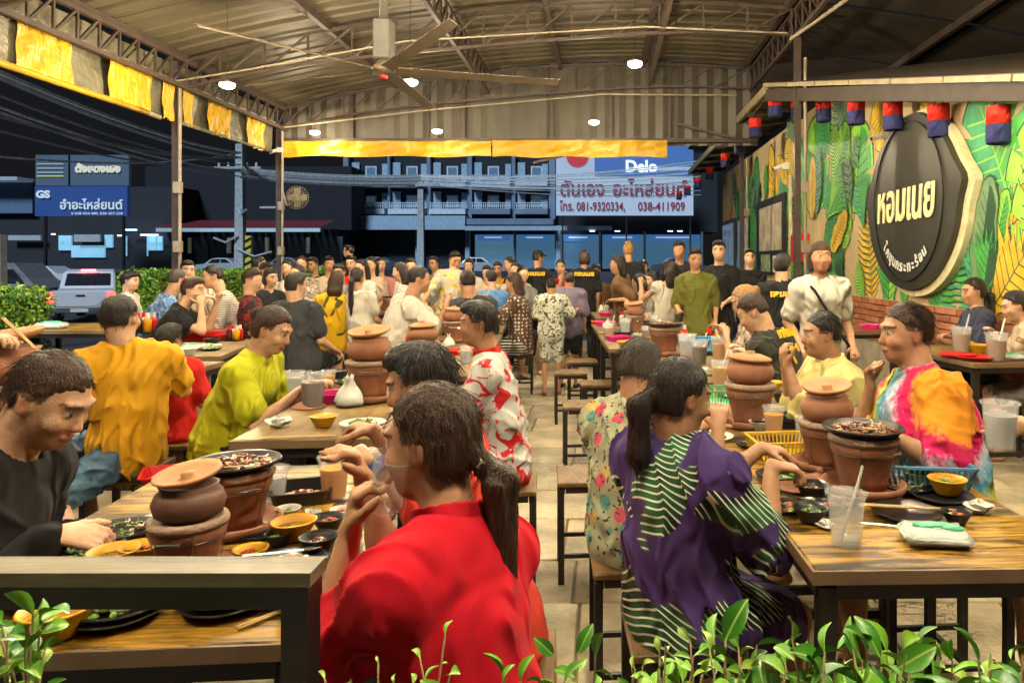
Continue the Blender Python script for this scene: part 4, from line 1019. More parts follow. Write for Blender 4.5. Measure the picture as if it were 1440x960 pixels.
def sedan(loc,rz,lab,paint,L_=4.4,van=False,name='parked_car',cat='car'):
    e=empty(name,loc,rz,lab,cat)
    if van: pr=[(0,.35),(0,1.0),(.25,1.75),(.6,1.95),(L_-1.0,1.95),(L_-.45,1.35),(L_,.95),(L_,.35)]
    else: pr=[(0,.32),(0,.75),(.12,.92),(.75,.98),(1.25,1.38),(1.7,1.46),(2.5,1.44),(3.15,1.02),(L_-.15,.82),(L_,.62),(L_,.32)]
    b=MB(); n=len(pr)
    for w,ins in ((-.86,.0),(.86,.0)):
        b.v+=[(x,w*(.86 if z>1.05 else 1),z) for x,z in pr]
    b.f=[tuple(range(n)),tuple(range(n,2*n))[::-1]]+[(i,i+n,(i+1)%n+n,(i+1)%n) for i in range(n)]; b.build('body',paint,e)
    for sd in (-1,1):
        y=sd*.80
        for q in ([[(1.0,1.02),(1.38,1.34),(1.98,1.38),(1.98,1.0)],[(2.06,1.0),(2.06,1.38),(2.45,1.36),(2.95,1.02)]] if not van else [[(.5,1.15),(.6,1.7),(2.2,1.7),(2.2,1.15)],[(2.35,1.15),(2.35,1.7),(L_-1.,1.7),(L_-.6,1.2)]]):
            g=MB(); g.v=[(x,y-.05,z) for x,z in q]+[(x,y+.05,z) for x,z in q]; g.f=[(0,1,2,3),(7,6,5,4)]+[(i,(i+1)%4,(i+1)%4+4,i+4) for i in range(4)]; g.build('side_window',GLASSC,e)
        for x in (.85,L_-.85): o=MB().lathe([(0,-.1),(.3,-.1),(.33,-.07),(.33,.07),(.3,.1),(0,.1)],18).build('wheel',TYRE,e,loc=(x,sd*.78,.33),rot=(math.pi/2,0,0)); MB().lathe([(0,-.11),(.2,-.11),(.2,.11),(0,.11)],12).build('rim',CHR,o)
        MB().box(L_-.04,L_+.01,min(sd*.5,sd*.8),max(sd*.5,sd*.8),.6,.74).build('headlight',glow('headlamp_faint_glow',(.5,.55,.6),.4),e)  # headlamp lens emits faintly
        MB().box(-.01,.04,min(sd*.5,sd*.82),max(sd*.5,sd*.82),.66,.80).build('taillight',REDL if van or name=='moving_car' else REDP,e)
    MB().box(-.02,.0,-.25,.25,.42,.53).build('number_plate',WHITEP,e); MB().box(-.03,L_+.03,-.82,.82,.25,.36).build('sill_trim',BLACKP,e)
    return e
SIL=mat('silver_car_paint',(.36,.40,.44),.3,bmp=0,coat=.5); DKC=mat('dark_car_paint',(.06,.07,.09),.3,bmp=0,coat=.5); GRC=mat('grey_van_paint',(.22,.22,.25),.35,bmp=0)
def g3(px,Y): return ((px-850)/1040*Y,Y,gz(Y))
sedan(g3(282,60),0,'silver sedan parked under the red awning behind the long hedge',SIL)
sedan(g3(372,62),0,'dark hatchback parked right of the yellow and black pole',DKC)
sedan(g3(638,62),0,'silver sedan parked behind the crowd, right of the tall concrete pole',SIL)
sedan(g3(500,64),0,'dark sedan parked in front of the blue shutters left of the tall pole',DKC)
sedan(g3(915,60),0,'dark car parked under the large parts-shop sign',DKC)
sedan(g3(-95,30),0,'dark grey van driving along the road at the left edge',GRC,4.9,True,'moving_van','van')
sedan(g3(20,44),math.pi*0,'white car with red tail light passing beyond the van at far left',WHITEC,4.4,False,'moving_car')
# poles
PC=mat('pole_concrete',(.36,.40,.42),.8); 
for i,(px,Y,yt,w,l) in enumerate(((338,32,203,.36,'tall pale concrete utility pole behind the long hedge, its guard striped yellow'),(592,38,256,.34,'pale blue concrete utility pole in front of the balconied shophouse'),(-1,16,330,.22,'pale leaning post at the left edge of the picture'))):
    x=(px-850)/1040*Y; zt=1.4-(yt-371)/1040*Y; e=empty('utility_pole',(x,Y,gz(Y)),0,l,'pole'); g0=gz(Y)
    b=MB(); b.v=[(-w/2*1.15,-w/2,0),(w/2*1.15,-w/2,0),(w/2*1.15,w/2,0),(-w/2*1.15,w/2,0),(-w/2*.8,-w/2*.8,zt-g0),(w/2*.8,-w/2*.8,zt-g0),(w/2*.8,w/2*.8,zt-g0),(-w/2*.8,w/2*.8,zt-g0)]; b.f=[(0,3,2,1),(4,5,6,7),(0,1,5,4),(1,2,6,5),(2,3,7,6),(3,0,4,7)]; b.build('shaft',PC,e)
    if i<2:
        MB().box(-1.0,1.0,-.28,-.18,zt-g0-(1.1 if i==0 else .25),zt-g0-(1. if i==0 else .1)).build('cross_arm',PC,e)
        for k in (-.8,-.4,.4,.8): MB().lathe([(0,0),(.06,.02),(.04,.08),(.06,.12),(0,.2)],8).build('insulator',WHITEP,e,loc=(k,-.23,zt-g0-(1. if i==0 else .1)))
    if i==0:
        MB().box(.3,.55,-.2,.0,0,3.1).build('yellow_guard',mat('yellow_guard_paint',(.55,.5,.05),.5),e)
        b=MB(); 
        for k in range(9): b.bar((.28,-.21,.2+k*.33),(.57,-.21,.36+k*.33),.02,.1)
        b.build('black_stripes',BLACKP,e)
        for k,(a,z) in enumerate(((.5,4.4),(-.9,3.2),(1.6,2.6))): MB().tube([(0,-.2,z+g0+.4),(a*.5,-.4,z+g0+.1),(a,-.5,z+g0+.3)],.05,5).build('cable_loop',PC,e)
# overhead cables
CB=[mat('pale_cable',(.75,.8,.85),.5,bmp=0),mat('dim_cable',(.35,.38,.42),.5,bmp=0)]
def cable(pts,r,m,lab):
    Q=[]
    for i in range(len(pts)-1):
        a,c=Vector(pts[i]),Vector(pts[i+1]); L_=(c-a).length
        for k in range(14): t=k/14; p=a.lerp(c,t); p.z-=L_*.018*4*t*(1-t); Q.append(p)
    Q.append(Vector(pts[-1])); tag(MB().tube(Q,r,4).build('overhead_cable',m),lab,'cable','overhead cables along the street')
OR=['topmost','second highest','third highest','fourth highest','fifth highest','sixth highest','seventh highest','eighth highest','ninth highest','lowest']
pA=[at(338,y,31.6) for y in (215,222,232,240,248,222,238)]
for i,(y0,x0) in enumerate(((88,0),(96,0),(125,0),(143,0),(150,0),(164,0),(185,0),(235,0),(180,60))):
    cable([at(x0-80,y0-22,14),pA[i%7]],.055 if i<2 else .032,CB[0 if i in(0,1,3,4,7) else 1],'%s cable of those fanning across the upper left sky'%OR[i])
for i,(yl,yr) in enumerate(((244,236),(247,242),(250,248),(252,255),(255,258),(258,262),(246,230),(253,268),(249,226),(257,274))):
    cable([at(338,yl-8,31.6),at(592,yl+2,38),at(985,yr,44)],.06 if i in(1,4) else .035,CB[0 if i%2==0 else 1] if i not in(1,4) else CB[0],'%s cable of the bundle strung across the balconied shophouse'%OR[i])
# ---------------------------------------------------------------- shophouse with balconies
FAC=mat('blue_grey_render',(.16,.22,.30),.8,var=.2,vs=.5); DARKIN=mat('dark_interior',(.010,.014,.02),.8); WHB=mat('white_balcony_paint',(.50,.58,.66),.6,bmp=0); BLW=mat('pale_blue_wall',(.30,.42,.54),.7,bmp=0)
def zz(py,Y): return 1.4-(py-371)/1040*Y
def xx(px,Y): return (px-850)/1040*Y
Y0=78.
hs=empty('shophouse',(xx(630,Y0),Y0,gz(Y0)),0,'three storey shophouse with rows of white balustraded balconies across the road','building')
def HB(name,m,px0,px1,py0,py1,y0,y1,p=None,base=hs):
    o=base.location; return MB().box(xx(px0,Y0)-o.x,xx(px1,Y0)-o.x,y0-o.y,y1-o.y,zz(py1,Y0)-o.z,zz(py0,Y0)-o.z).build(name,m,p or base)
HB('wall',DARKIN,484,780,214,380,Y0+.6,Y0+8)
for (a,b_) in ((484,491),(546,549),(601,606),(658,664),(720,725),(772,781)): HB('pier',FAC,a,b_,214,308,Y0-.3,Y0+.55)
BUL=MB(); BUL.lathe([(.05,0),(.08,.05),(.05,.15),(.09,.35),(.05,.6),(.08,.7)],6); BULm=BUL.me('baluster'); BULm.materials.append(WHB)
for ri,(yt,yb) in enumerate(((224,265),(265,303))):
    for bi,(a,b_) in enumerate(((492,545),(550,600),(607,657),(665,719),(726,771))):
        dark=bi>=3
        s=HB('balcony',WHB if not dark or ri==0 else FAC,a,b_,yb-8,yb-1,Y0-1.2,Y0+.5)
        o=hs.location
        for k in range(int((b_-a)/3)):
            link('baluster',BULm,None,s,loc=(xx(a+2+k*3,Y0)-o.x,Y0-1.0-o.y,zz(yb-7,Y0)-o.z+.0))
        MB().box(xx(a,Y0)-o.x,xx(b_,Y0)-o.x,-1.1,-.9,zz(yb-17,Y0)-o.z,zz(yb-16,Y0)-o.z).build('handrail',WHB,s)
        HB('rear_wall',BLW,a+1,a+12,yt+4,yb-8,Y0+.3,Y0+.5); HB('rear_wall',BLW,b_-9,b_-1,yt+6,yb-10,Y0+.3,Y0+.5)
        w=HB('window',WHB,a+20,a+36,yt+9,yb-12,Y0+.40,Y0+.55); HB('pane',mat('blue_pane',(.10,.16,.24),.2,bmp=0,emit=(.2,.35,.5),es=.12),a+22,a+34,yt+11,yb-14,Y0+.36,Y0+.39,w)
HB('canopy',BLW,484,662,306,316,Y0-3.2,Y0-.3); HB('canopy',FAC,664,781,310,318,Y0-3.2,Y0-.35)
HB('fascia',BLW,470,662,316,325,Y0-3.3,Y0-3.2); HB('fascia',BLW,662,860,320,326,Y0-3.3,Y0-3.22)
for (a,b_) in ((476,588),(600,656)): 
    s=HB('shutter',mat('dark_blue_shutter',(.03,.045,.07),.6),a,b_,326,380,Y0-.1,Y0+.1)
    for k in range(9): HB('slat',MATS['dark_blue_shutter'],a+1,b_-1,329+k*5.4,332+k*5.4,Y0-.16,Y0-.1,s)
for a in (470,588,657,783): HB('column',BLW,a,a+6,318,380,Y0-1.2,Y0-.6)
# parts shop with the large sign
ps=empty('parts_shop',(xx(870,Y0),Y0,gz(Y0)),0,'low shop front with blue lit windows below the large parts sign','building')
HB('wall',DARKIN,662,990,326,380,Y0+.3,Y0+7,base=ps); HB('upper_wall',DARKIN,781,1010,214,326,Y0+.6,Y0+7,base=ps)
LITB=mat('lit_shop_blue',(.10,.18,.26),.4,var=.5,vs=.4,bmp=0,emit=(.12,.28,.42),es=.45); LITD=mat('dim_shop_blue',(.04,.07,.11),.4,var=.5,vs=.4,bmp=0,emit=(.05,.13,.22),es=.8)
for (a,b_,m) in ((668,722,LITB),(726,780,LITD),(786,842,LITD),(847,905,LITD),(908,985,LITD)):
    w=HB('window',m,a,b_,330,378,Y0+.0,Y0+.3,base=ps); HB('shop_banner',mat('blue_banner',(.05,.16,.42),.5,bmp=0,emit=(.06,.2,.5),es=.5,var=.5,vs=.8),a+4,b_-4,330,339,Y0-.2,Y0-.1,w,base=ps)
    HB('frame',BLW,b_+.5,b_+3,326,380,Y0-.3,Y0-.1,w,base=ps)
    HB('banner_text',mat('banner_white',(.7,.8,.9),.5,bmp=0,emit=(.6,.75,.9),es=.5),a+14,b_-16,333,335,Y0-.26,Y0-.2,w,base=ps)
for a in (830,864,935,948): HB('strip_light',glow('shop_tube',(.6,.85,1),6),a,a+7,326.5,327.3,Y0-3.4,Y0-3.3,base=ps)
sgn2=empty('parts_sign',(xx(872,72),72,0),0,'large pale billboard with dark red Thai lettering and phone numbers','sign')
Y1=72.
PAL=mat('pale_sign_face',(.40,.47,.56),.6,var=.1,vs=.5,bmp=0,emit=(.42,.52,.66),es=.30); NAV=mat('navy_sign_face',(.05,.12,.32),.6,bmp=0,emit=(.05,.13,.36),es=.45)  # faint emission stands in for the spotlight on the sign
def B2(name,m,px0,px1,py0,py1,y0,y1,p=sgn2,YY=Y1):
    o=p.location if p.parent is None else p.parent.location; return MB().box(xx(px0,YY)-o.x,xx(px1,YY)-o.x,y0-o.y,y1-o.y,zz(py1,YY)-o.z,zz(py0,YY)-o.z).build(name,m,p)
B2('panel',PAL,782,975,205,303,Y1,Y1+.3); B2('header',NAV,836,975,205,248,Y1-.05,Y1); B2('header_stripe',PAL,880,975,235,240,Y1-.08,Y1-.05)
MAR=mat('maroon_letter',(.22,.015,.05),.6,bmp=0,emit=(.25,.02,.05),es=.15); DN=mat('navy_letter',(.03,.04,.14),.6,bmp=0); WL=glow('white_sign_letter',(.75,.85,.95),.8)
def T2(s,px,py,size,m,p=sgn2,YY=Y1,sx=1,bold=0,al='CENTER',dy=-.12,w=None):
    o=p.location; return text('lettering',s,size,m,(xx(px,YY)-o.x,YY+dy-o.y,zz(py,YY)-o.z),(math.pi/2,0,0),p,.02,al,sx,bold,0,w*YY/1040 if w else None)
T2('ตันเอง',819,267,1.95,MAR,bold=.05,w=62); T2('อะไหล่ยนต์',914,267,1.95,MAR,bold=.05,w=104); T2('โทร. 081-9320334,',833,291,1.15,MAR,bold=.02,w=92); T2('038-411909',930,291,1.15,MAR,bold=.02,w=66); T2('Delo',902,235,1.6,WL,bold=.05,w=44)
b=MB().lathe([(0,0),(1.1,0),(1.1,.1),(0,.1)],24); b.build('red_logo_disc',glow('logo_red',(.5,.03,.05),.4),sgn2,loc=(xx(812,Y1)-sgn2.location.x,-.02,zz(219,Y1)),rot=(math.pi/2,0,0))
for a in (790,880,970): B2('support_leg',STEEL,a,a+2,303,388,Y1+.1,Y1+.3)
# low building with red awning
lb=empty('low_shop_row',(xx(355,70),70,gz(70)),0,'low dark shop row with a dull red awning and pale fascia behind the hedge','building')
def LB(name,m,px0,px1,py0,py1,y0,y1,p=lb,YY=70.): return B2(name,m,px0,px1,py0,py1,y0,y1,p,YY)
LB('wall',DARKIN,240,470,322,385,70.5,76); LB('upper_wall',mat('night_wall',(.012,.013,.02),.9),186,484,230,322,72.,76)
b=MB(); 
for k in range(22):
    x0=xx(245,70)+k*.68-lb.location.x; b.v+=[(x0,-3.,zz(322,70)-lb.location.z),(x0+.6,-3.,zz(322,70)-lb.location.z),(x0+.6,.8,zz(309,70)-lb.location.z),(x0,.8,zz(309,70)-lb.location.z)]; n=len(b.v)-4; b.f.append((n,n+1,n+2,n+3))
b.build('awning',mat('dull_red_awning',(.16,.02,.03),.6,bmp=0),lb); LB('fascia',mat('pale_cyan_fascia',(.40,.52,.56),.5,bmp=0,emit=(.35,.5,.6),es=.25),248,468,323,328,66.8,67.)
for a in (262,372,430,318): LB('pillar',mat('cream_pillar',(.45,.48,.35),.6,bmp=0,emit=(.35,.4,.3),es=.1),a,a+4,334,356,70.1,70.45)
LB('shop_text',mat('dim_letter',(.3,.33,.36),.6,bmp=0,emit=(.3,.33,.36),es=.2),352,380,288,291,71.9,72.)
for a in (250,340,395,440): LB('door',mat('dark_panel',(.02,.028,.036),.6,bmp=0),a+8,a+40,332,378,70.38,70.45)
# far left: billboard and shops
fb_=empty('billboard',(xx(115,60),60,0),0,'dark blue billboard with white Thai lettering at the left','billboard')
def FB(name,m,px0,px1,py0,py1,y0,y1,p=fb_): return B2(name,m,px0,px1,py0,py1,y0,y1,p,60.)
FB('panel',mat('slate_panel',(.07,.11,.16),.5,bmp=0,emit=(.08,.14,.21),es=.15),50,181,218,261,60,60.3); FB('lower_panel',mat('deep_blue_panel',(.02,.06,.22),.5,bmp=0,emit=(.02,.07,.26),es=.25),49,179,262,304,60,60.35)  # panel emission stands in for light falling on the billboard
FB('divider',STEEL,97,98.5,218,261,59.9,60); 
PL=glow('pale_letter',(.55,.62,.68),.4)
T2('อำอะไหล่ยนต์',130,289,1.0,PL,fb_,60.,bold=.02,w=88); T2('GS',62,274,.8,PL,fb_,60.,bold=.04,w=20); T2('ตั้งแดงเฮง',139,238,.8,glow('cream_sign_letter',(.6,.58,.45),.5),fb_,60.,bold=.05,w=64); T2('0 038-424-480, 038-427-238',138,300.5,.28,PL,fb_,60.,w=72)
for i,y in enumerate((230,236,242,247)): FB('text_line',glow('yellow_line' if i==3 else 'grey_line',(.5,.5,.2) if i==3 else (.3,.35,.35),.4),53,90,y,y+1.6,59.9,60)
for a in (60,170): FB('support_leg',STEEL,a,a+3,304,390,60.1,60.3)
ls=empty('street_shops',(xx(110,68),68,gz(68)),0,'row of dark shops with blue lit interiors at the far left','building')
def LS(name,m,px0,px1,py0,py1,y0,y1,p=ls): return B2(name,m,px0,px1,py0,py1,y0,y1,p,68.)
LS('wall',mat('night_shop_wall',(.02,.022,.03),.8),-260,246,262,388,68.4,75)
LS('upper_wall',mat('blue_night_wall',(.10,.17,.27),.8,bmp=0),-80,48,255,300,67.8,68.3)
LITS=mat('lit_room_blue',(.25,.42,.55),.5,var=.6,vs=.25,bmp=0,emit=(.14,.34,.48),es=.9)
for (a,b_,c,d) in ((80,98,331,352),(145,156,330,348),(98,145,345,362),(206,217,331,352),(219,226,332,352),(-20,9,272,296)): LS('lit_window',LITS,a,b_,c,d,68.2,68.38)
for (a,b_,c,d) in ((16,61,331,338),(108,144,330,340)): LS('sign_panel',mat('grey_sign_panel',(.25,.3,.34),.5,bmp=0,emit=(.25,.32,.38),es=.3),a,b_,c,d,67.6,67.8)
for (a,b_,c) in ((172,178,331),(204,228,330),(80,84,329),(183,198,323)): LS('strip_light',glow('shop_tube',(.6,.85,1),6),a,b_,c,c+1.3,67.3,67.45)
for a in (205.5,173,176): LS('door_edge',LITS,a,a+1.2,332,360,68.1,68.2)
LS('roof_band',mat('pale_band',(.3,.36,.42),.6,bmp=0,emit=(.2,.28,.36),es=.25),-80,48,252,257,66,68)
# moonlight / city glow on the street
sl=bpy.data.lights.new('city_glow','SUN'); sl.energy=3.0; sl.angle=math.radians(12); sl.color=(.66,.82,1)
so_=bpy.data.objects.new('city_glow',sl); COL.objects.link(so_); so_.rotation_euler=(math.radians(48),0,math.radians(-18))
# ================================================================ FURNITURE
RZ=.08
def tp(px,py,z=.75): Y=1040*(1.4-z)/(py-371); return ((px-850)/1040*Y,Y,z)
def make_table(L_,w,m):
    e=empty('dining_table')
    b=MB(); b.bbox(-w/2,w/2,-L_/2,L_/2,.722,.748,.003); b.build('tabletop',m,e)
    b=MB(); b.box(-w/2-.006,-w/2,-L_/2,L_/2,.716,.745); b.box(w/2,w/2+.006,-L_/2,L_/2,.716,.745); b.box(-w/2-.006,w/2+.006,-L_/2-.006,-L_/2,.716,.745); b.box(-w/2-.006,w/2+.006,L_/2,L_/2+.006,.716,.745); b.build('edge_trim',mat('bronze_edge',(.20,.13,.07),.4,bmp=.1),e)
    b=MB(); i=.03
    for s in (-1,1): b.box(s*(w/2-i)-.018,s*(w/2-i)+.018,-L_/2+.03,L_/2-.03,.675,.721); b.box(-w/2+.05,w/2-.05,s*(L_/2-i)-.018,s*(L_/2-i)+.018,.677,.7205)
    b.build('frame',STEEL,e)
    lg=MB().box(-.02,.02,-.02,.02,0,.7).me('leg'); lg.materials.append(STEEL)
    for s in (-1,1):
        for t in (-1,1): link('leg',lg,None,e,loc=(s*(w/2-.035),t*(L_/2-.035),0))
        MB().box(-w/2+.06,w/2-.06,s*(L_/2-.035)-.012,s*(L_/2-.035)+.012,.12,.15).build('stretcher',STEEL,e)
    return e
TABLES={}
def table(key,xl,yn,L_,w,lab,m=None,rz=RZ):
    "xl,yn = near left corner"
    e=make_table(L_,w,m or TOP); cx=xl+w/2-math.sin(rz)*L_/2; cy=yn+L_/2+math.sin(rz)*w/2
    e.location=(cx,cy,.0); e.rotation_euler=(0,0,rz); tag(e,lab,'table','wooden tables with black steel frames'); TABLES[key]=(cx,cy,L_,w,rz); return e
def tl(key,u,v):
    cx,cy,L_,w,rz=TABLES[key]; a=u*w/2; b=v*L_/2; return (cx+a*math.cos(rz)-b*math.sin(rz), cy+a*math.sin(rz)+b*math.cos(rz), .7485)
table('A0',-1.28,1.22,1.15,.76,'table behind the front rail at lower left, two clay stoves on it')
table('A1',-1.38,2.73,1.2,.76,'pale bare-ended table in front of the woman in lime green',TOP2)
table('A2',-1.50,4.25,1.15,.76,'table behind the boy in the red and white jersey',TOP2)
table('A3',-1.62,5.65,1.15,.76,'table the man in the loose white shirt leans on',TOP2)
table('A4',-1.75,7.05,1.15,.76,'table beside the woman in the polka dot blouse',TOP2)
table('A5',-1.88,8.6,1.15,.76,'table in the middle row just behind the polka dot blouse',TOP2)
table('A6',-2.0,10.2,1.15,.76,'farthest table of the middle row under the yellow curtain',TOP2)
table('D0',.45,1.58,1.12,.64,'nearest right table with a streaky golden brown top',TOP,.03)
table('D1',.33,2.80,1.12,.70,'table in front of the man in the pale yellow polo',TOP2)
table('D2',.24,4.05,1.15,.72,'table with the orange juice and blue basket, right of the aisle',TOP2)
table('D3',.04,5.68,1.15,.74,'table behind the row of empty stools, right of the aisle',TOP2)
table('D4',-.05,7.0,1.15,.74,'table in front of the girl with long black hair',TOP2)
table('D5',-.10,8.9,1.15,.74,'table beside the woman in the brown dress',TOP2)
table('D6',-.2,10.4,1.15,.74,'farthest table right of the aisle',TOP2)
table('B0',-3.10,2.1,1.15,.76,'table at the left edge with a clay pot, beyond the man in black')
table('B1',-3.20,4.15,.8,.66,'small table just beyond the man in the mustard shirt',TOP2,.02)
table('B2',-3.62,5.05,1.25,.9,'table with two red trays left of the woman in lime green',TOP2,.20)
table('B3',-4.05,6.9,1.15,.8,'table in front of the man in the blue patterned shirt',TOP2,.12)
table('B4',-4.2,8.7,1.15,.8,'table beyond the girls in yellow and white, left group',TOP2,.1)
table('B5',-3.4,9.9,1.15,.8,'table in the far left group near the back post',TOP2,.1)
table('C1',-6.0,7.2,.95,1.35,'bright yellow-lit empty table beside the left hedge',TOP,.03)
table('C2',-5.5,9.2,1.1,.8,'table by the long hedge near the man in the white shirt',TOP2,.1)
table('E1',2.42,4.85,1.05,.75,'table with red plates beside the painted wall at right edge',TOP2,.12)
table('E2',2.05,7.1,1.05,.8,'reddish table near the painted wall behind the yellow polo',wood('reddish_wood',(.25,.06,.04),(.45,.18,.12),.35),.1)  # tabletop in a reddish wood colour
def make_stool(m=None,w=.29,d=.29,h=.45):
    e=empty('stool'); b=MB(); b.bbox(-w/2,w/2,-d/2,d/2,h-.022,h,.004); b.build('seat',m or SEATW,e)
    b=MB()
    for s in (-1,1): b.box(s*(w/2-.02)-.012,s*(w/2-.02)+.012,-d/2+.01,d/2-.01,h-.05,h-.0225); b.box(-w/2+.035,w/2-.035,s*(d/2-.02)-.011,s*(d/2-.02)+.011,h-.048,h-.0228)
    b.build('frame',STEEL,e)
    lg=MB().box(-.013,.013,-.013,.013,0,h-.03).me('leg'); lg.materials.append(STEEL)
    for s in (-1,1):
        for t in (-1,1): link('leg',lg,None,e,loc=(s*(w/2-.016),t*(d/2-.016),0))
    for s in (-1,1): MB().box(-w/2+.03,w/2-.03,s*(d/2-.016)-.008,s*(d/2-.016)+.008,.12,.137).build('stretcher',STEEL,e)
    MB().box(-.009,.009,-d/2+.025,d/2-.025,.12,.136).build('crossbar',STEEL,e)
    return e
ST0=make_stool(); ST0u=[False]
def stool(x,y,lab,rz=RZ,m=None,z=0):
    if not ST0u[0]: e=ST0; ST0u[0]=True
    else: e=copy_tree(ST0)
    e.location=(x,y,z); e.rotation_euler=(0,0,rz); tag(e,lab,'stool','square wooden stools with black steel legs'); return e
stool(-.07,3.36,'nearest empty stool standing alone in the aisle')
stool(-.14,5.05,'empty stool nearest in the clustered row by the right tables')
stool(-.05,5.95,'second empty stool in the clustered row, half behind the first')
stool(-.30,6.55,'third empty stool, farther out in the aisle than its neighbours')
stool(-.22,7.3,'farthest empty stool of the row, behind the boy in printed shorts')
stool(.20,1.95,'stool under the woman in the purple palm print dress, its front corner bare')
stool(-2.45,4.95,'empty stool under the table with red trays',.15)
stool(-2.05,4.35,'empty stool behind the child in red',.1)
stool(-1.87,3.3,'stool carrying a red plastic tray left of the middle row')
for x,y,l in ((-5.4,6.9,'left of two empty stools in front of the yellow-lit table'),(-4.75,6.8,'right of two empty stools in front of the yellow-lit table'),(-4.7,7.9,'empty stool at the aisle end of the yellow-lit table'),(-3.3,4.6,'empty stool beyond the man in the mustard shirt')): stool(x,y,l,.1)
# near rail
rl=empty('front_rail',(-.39,.975,0),0,'black steel rail with worn wooden top across the lower left foreground','rail')
MB().box(-1.1,.012,-.025,.03,.985,1.003).build('top_board',RAILTOP,rl)
MB().box(-1.1,.008,-.022,.026,.955,.984).build('beam',STEEL,rl)
MB().box(-.028,.006,-.020,.024,0,.954).build('post',STEEL,rl); MB().box(-1.1,-.03,-.015,.015,.86,.885).build('lower_bar',STEEL,rl) if False else None
MB().box(-1.1,-.03,-.015,.015,.42,.45).build('lower_bar',STEEL,rl)
# ================================================================ DISHES (one of each kind, then copies)
PRO={}
def bits(n,r,h,size,mats,seed,shape='blob'):
    q=random.Random(seed); b=MB(); mi=[]
    for i in range(n):
        a=q.random()*6.28; rr=r*math.sqrt(q.random()); z=h*(1-(rr/r)**2)*q.random()+size*.25; n0=len(b.f)
        c=(rr*math.cos(a),rr*math.sin(a),z)
        if shape=='noodle' : 
            d=q.random()*6.28; b.tube([(c[0]+math.cos(d+t*.9)*size*t,c[1]+math.sin(d+t*.9)*size*t,z+.003*math.sin(t*5)) for t in (0,.6,1.2,1.8)],size*.16,4)
        else: b.ball(c,size*q.uniform(.5,1.1),4,sx=q.uniform(.6,1.4),sy=q.uniform(.6,1.4),sz=q.uniform(.4,.8))
        mi+= [q.randrange(len(mats))]*(len(b.f)-n0)
    me=bpy.data.meshes.new('food'); me.from_pydata(b.v,[],b.f)
    for m in mats: me.materials.append(m)
    me.polygons.foreach_set('material_index',mi); me.polygons.foreach_set('use_smooth',[True]*len(mi)); me.update(); return me
def food(e,n,r,h,size,mats,seed,loc,shape='blob'): return tag(link('food',bits(n,r,h,size,mats,seed,shape),None,e,loc=loc),kind='stuff')
